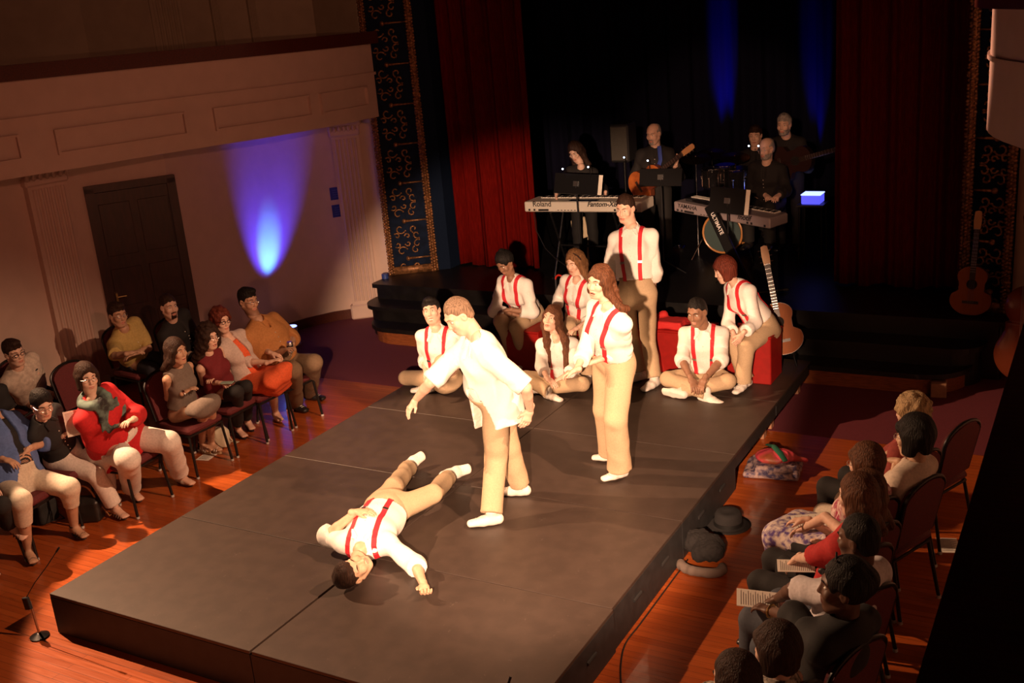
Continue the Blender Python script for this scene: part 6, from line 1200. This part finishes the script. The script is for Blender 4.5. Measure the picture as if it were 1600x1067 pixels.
# cane, block, double bass at the far right
k0 = ay(868, 436, 9.75); cn = thing('walking_cane', 'black cane with a curved red handle standing behind the seated cast', 'cane', (k0[0], 9.75, PH)); MB().tube([k0, (k0[0], 9.75, PH + .0)], .011, 8).build('shaft', blackp, cn, True); MB().tube([k0 + V3((.045 - .045 * math.cos(t_), 0, .045 * math.sin(t_))) for t_ in np.linspace(0, math.pi, 10)], .011, 8).build('handle', mat('red_handle', (.45, .03, .02), .3), cn, True)
tag(MB().obox(az(1466, 618, 0) + UP * .07, (.07, .01, 0), (-.01, .07, 0), (0, 0, .07), bev=.006).build('wooden_block', mat('pine_leg', (.42, .22, .13), .7), None), 'small bare wooden block on the floor against the right steps', 'block')
cb = V3((-.62, 10.3, 0)); dbm = mat('double_bass_varnish', (.22, .05, .02), .25); dbs = thing('double_bass', 'reddish string bass leaning by the right wall, mostly in shadow', 'double bass', cb)
fl = Field(cb + V3((-.35, -.35, .1)), cb + V3((.35, .35, 1.15)), .014); fl.ell(cb + V3((.03, .0, .42)), (.27, .10, .27), k=0); fl.ell(cb + V3((.03, .0, .88)), (.20, .09, .20), k=.10); sculpt('body', fl, [dbm], dbs)
MB().obox(cb + V3((.0, -.07, 1.30)), (.022, 0, 0), (0, .02, 0), (-.02, 0, .33)).build('neck', mat('dark_fretboard', (.03, .015, .01), .4), dbs); s_ = MB(); [s_.tube([cb + V3((-.02 + .012 * i, -.12, .35)), cb + V3((-.02 + .01 * i, -.10, 1.62))], .0012, 4) for i in range(4)]; s_.build('strings', M_['steel'], dbs); MB().tube([cb + V3((.03, 0, .17)), cb + V3((.03, 0, .0))], .008, 8).build('end_pin', M_['steel'], dbs, True); MB().tube([cb + V3((-.02, -.07, 1.62)), cb + V3((-.03, -.07, 1.72)), cb + V3((-.03, -.10, 1.74))], [.02, .024, .02], 10).build('scroll', dbm, dbs, True)
# accessories of the audience
J = a3['_J']; fl = Field(J['neck'] - .3, J['neck'] + .3, .010); nk = J['neck']; tf, tr, tu = J['tf'], J['tr'], J['tu']
for a_ in np.linspace(0, 2 * math.pi, 17)[:-1]: fl.cone(nk + tu * .02 + (tf * math.cos(a_) * 1.1 + tr * math.sin(a_)) * .085, nk + tu * .02 + (tf * math.cos(a_ + .4) * 1.1 + tr * math.sin(a_ + .4)) * .085, .032, .032, k=.02)
for q in (-1, 1): fl.cone(nk + tf * .10 + tr * q * .03, nk + tf * .17 - tu * .20 + tr * q * .11, (.05, .018), (.055, .012), lat=tr, k=.02)
fl.wrinkle(.010, 34); tag(sculpt('patterned_scarf', fl, [mat('scarf_print', (.02, .018, .02), .8, col2=(.16, .24, .21), scale=11, noise_amt=.1)], None), 'dark scarf with pale green ends around the neck of the scarlet jacket', 'scarf')
J = r7['_J']; Lp = r7['_Lp']; tag(MB().tube([Lp(-.03, .03, .14), Lp(-.01, .03, .128), Lp(.02, .03, .15), Lp(.03, .03, .13), Lp(.0, .03, .128)], .005, 8).build('hair_bow', blackp, None, True), 'tiny black bow on the hair of the person with the gold bracelet', 'bow')
for jj, lab, m_ in ((r7, 'gold bracelet on the wrist of the person in the black top at right', M_['brass']), (a4, 'silver bracelet on the wrist of the person in the taupe dress', M_['chrome'])):
    k_ = 'l' if jj is r7 else 'r'; wv = jj['_J']['wr_' + k_]; d = nrm(jj['_J']['hd_' + k_] - wv); X = frame(d); tag(MB().tube([wv + (X[0] * math.cos(t_) + X[1] * math.sin(t_)) * .033 for t_ in np.linspace(0, 2 * math.pi, 17)], .006, 6).build('bracelet', m_, None, True), lab, 'bracelet')
wv = b1['_J']['wr_l']; d = nrm(b1['_J']['hd_l'] - wv); X = frame(d); tag(MB().tube([wv + (X[0] * math.cos(t_) + X[1] * math.sin(t_)) * .033 for t_ in np.linspace(0, 2 * math.pi, 17)], .009, 6).build('wrist_watch', blackp, None, True), 'black watch on the wrist of the person with thick black glasses', 'watch')
J = r6['_J']; g0 = J['neck'] + J['tf'] * .17 - J['tu'] * .12; tag(MB().ball(g0 + J['tr'] * .03, (.026, .012, .02), 10).ball(g0 - J['tr'] * .03, (.026, .012, .02), 10).tube([g0 - J['tr'] * .03, g0 + J['tr'] * .03], .004, 6).build('sunglasses', blackp, None, True), 'dark sunglasses hooked on the front of the white polo', 'sunglasses')
# person behind the right row: only a sandalled foot shows
aud('dark chair beside the parapet under the person whose foot shows', 'dark chairs in the right-hand row', label='person at the right edge, mostly hidden by the parapet, one sandalled foot forward', sex='f', s=.95, pel=(.02, 5.55, .56), yaw=170, head=(175, 5, 0), skin=SK['fair'], hairmat=HR['brown'], hair='bob', far=True, J=dict(kn_l=(-.42, 5.45, .56), an_l=(-.60, 5.70, .12), toe_l=(-.80, 5.85, .06)), top=dict(mat=blk, sleeve=1.2), bottom=dict(mat=blk, len=.8), shoes=dict(kind='sandal', mat=sandalm, sole=solem))
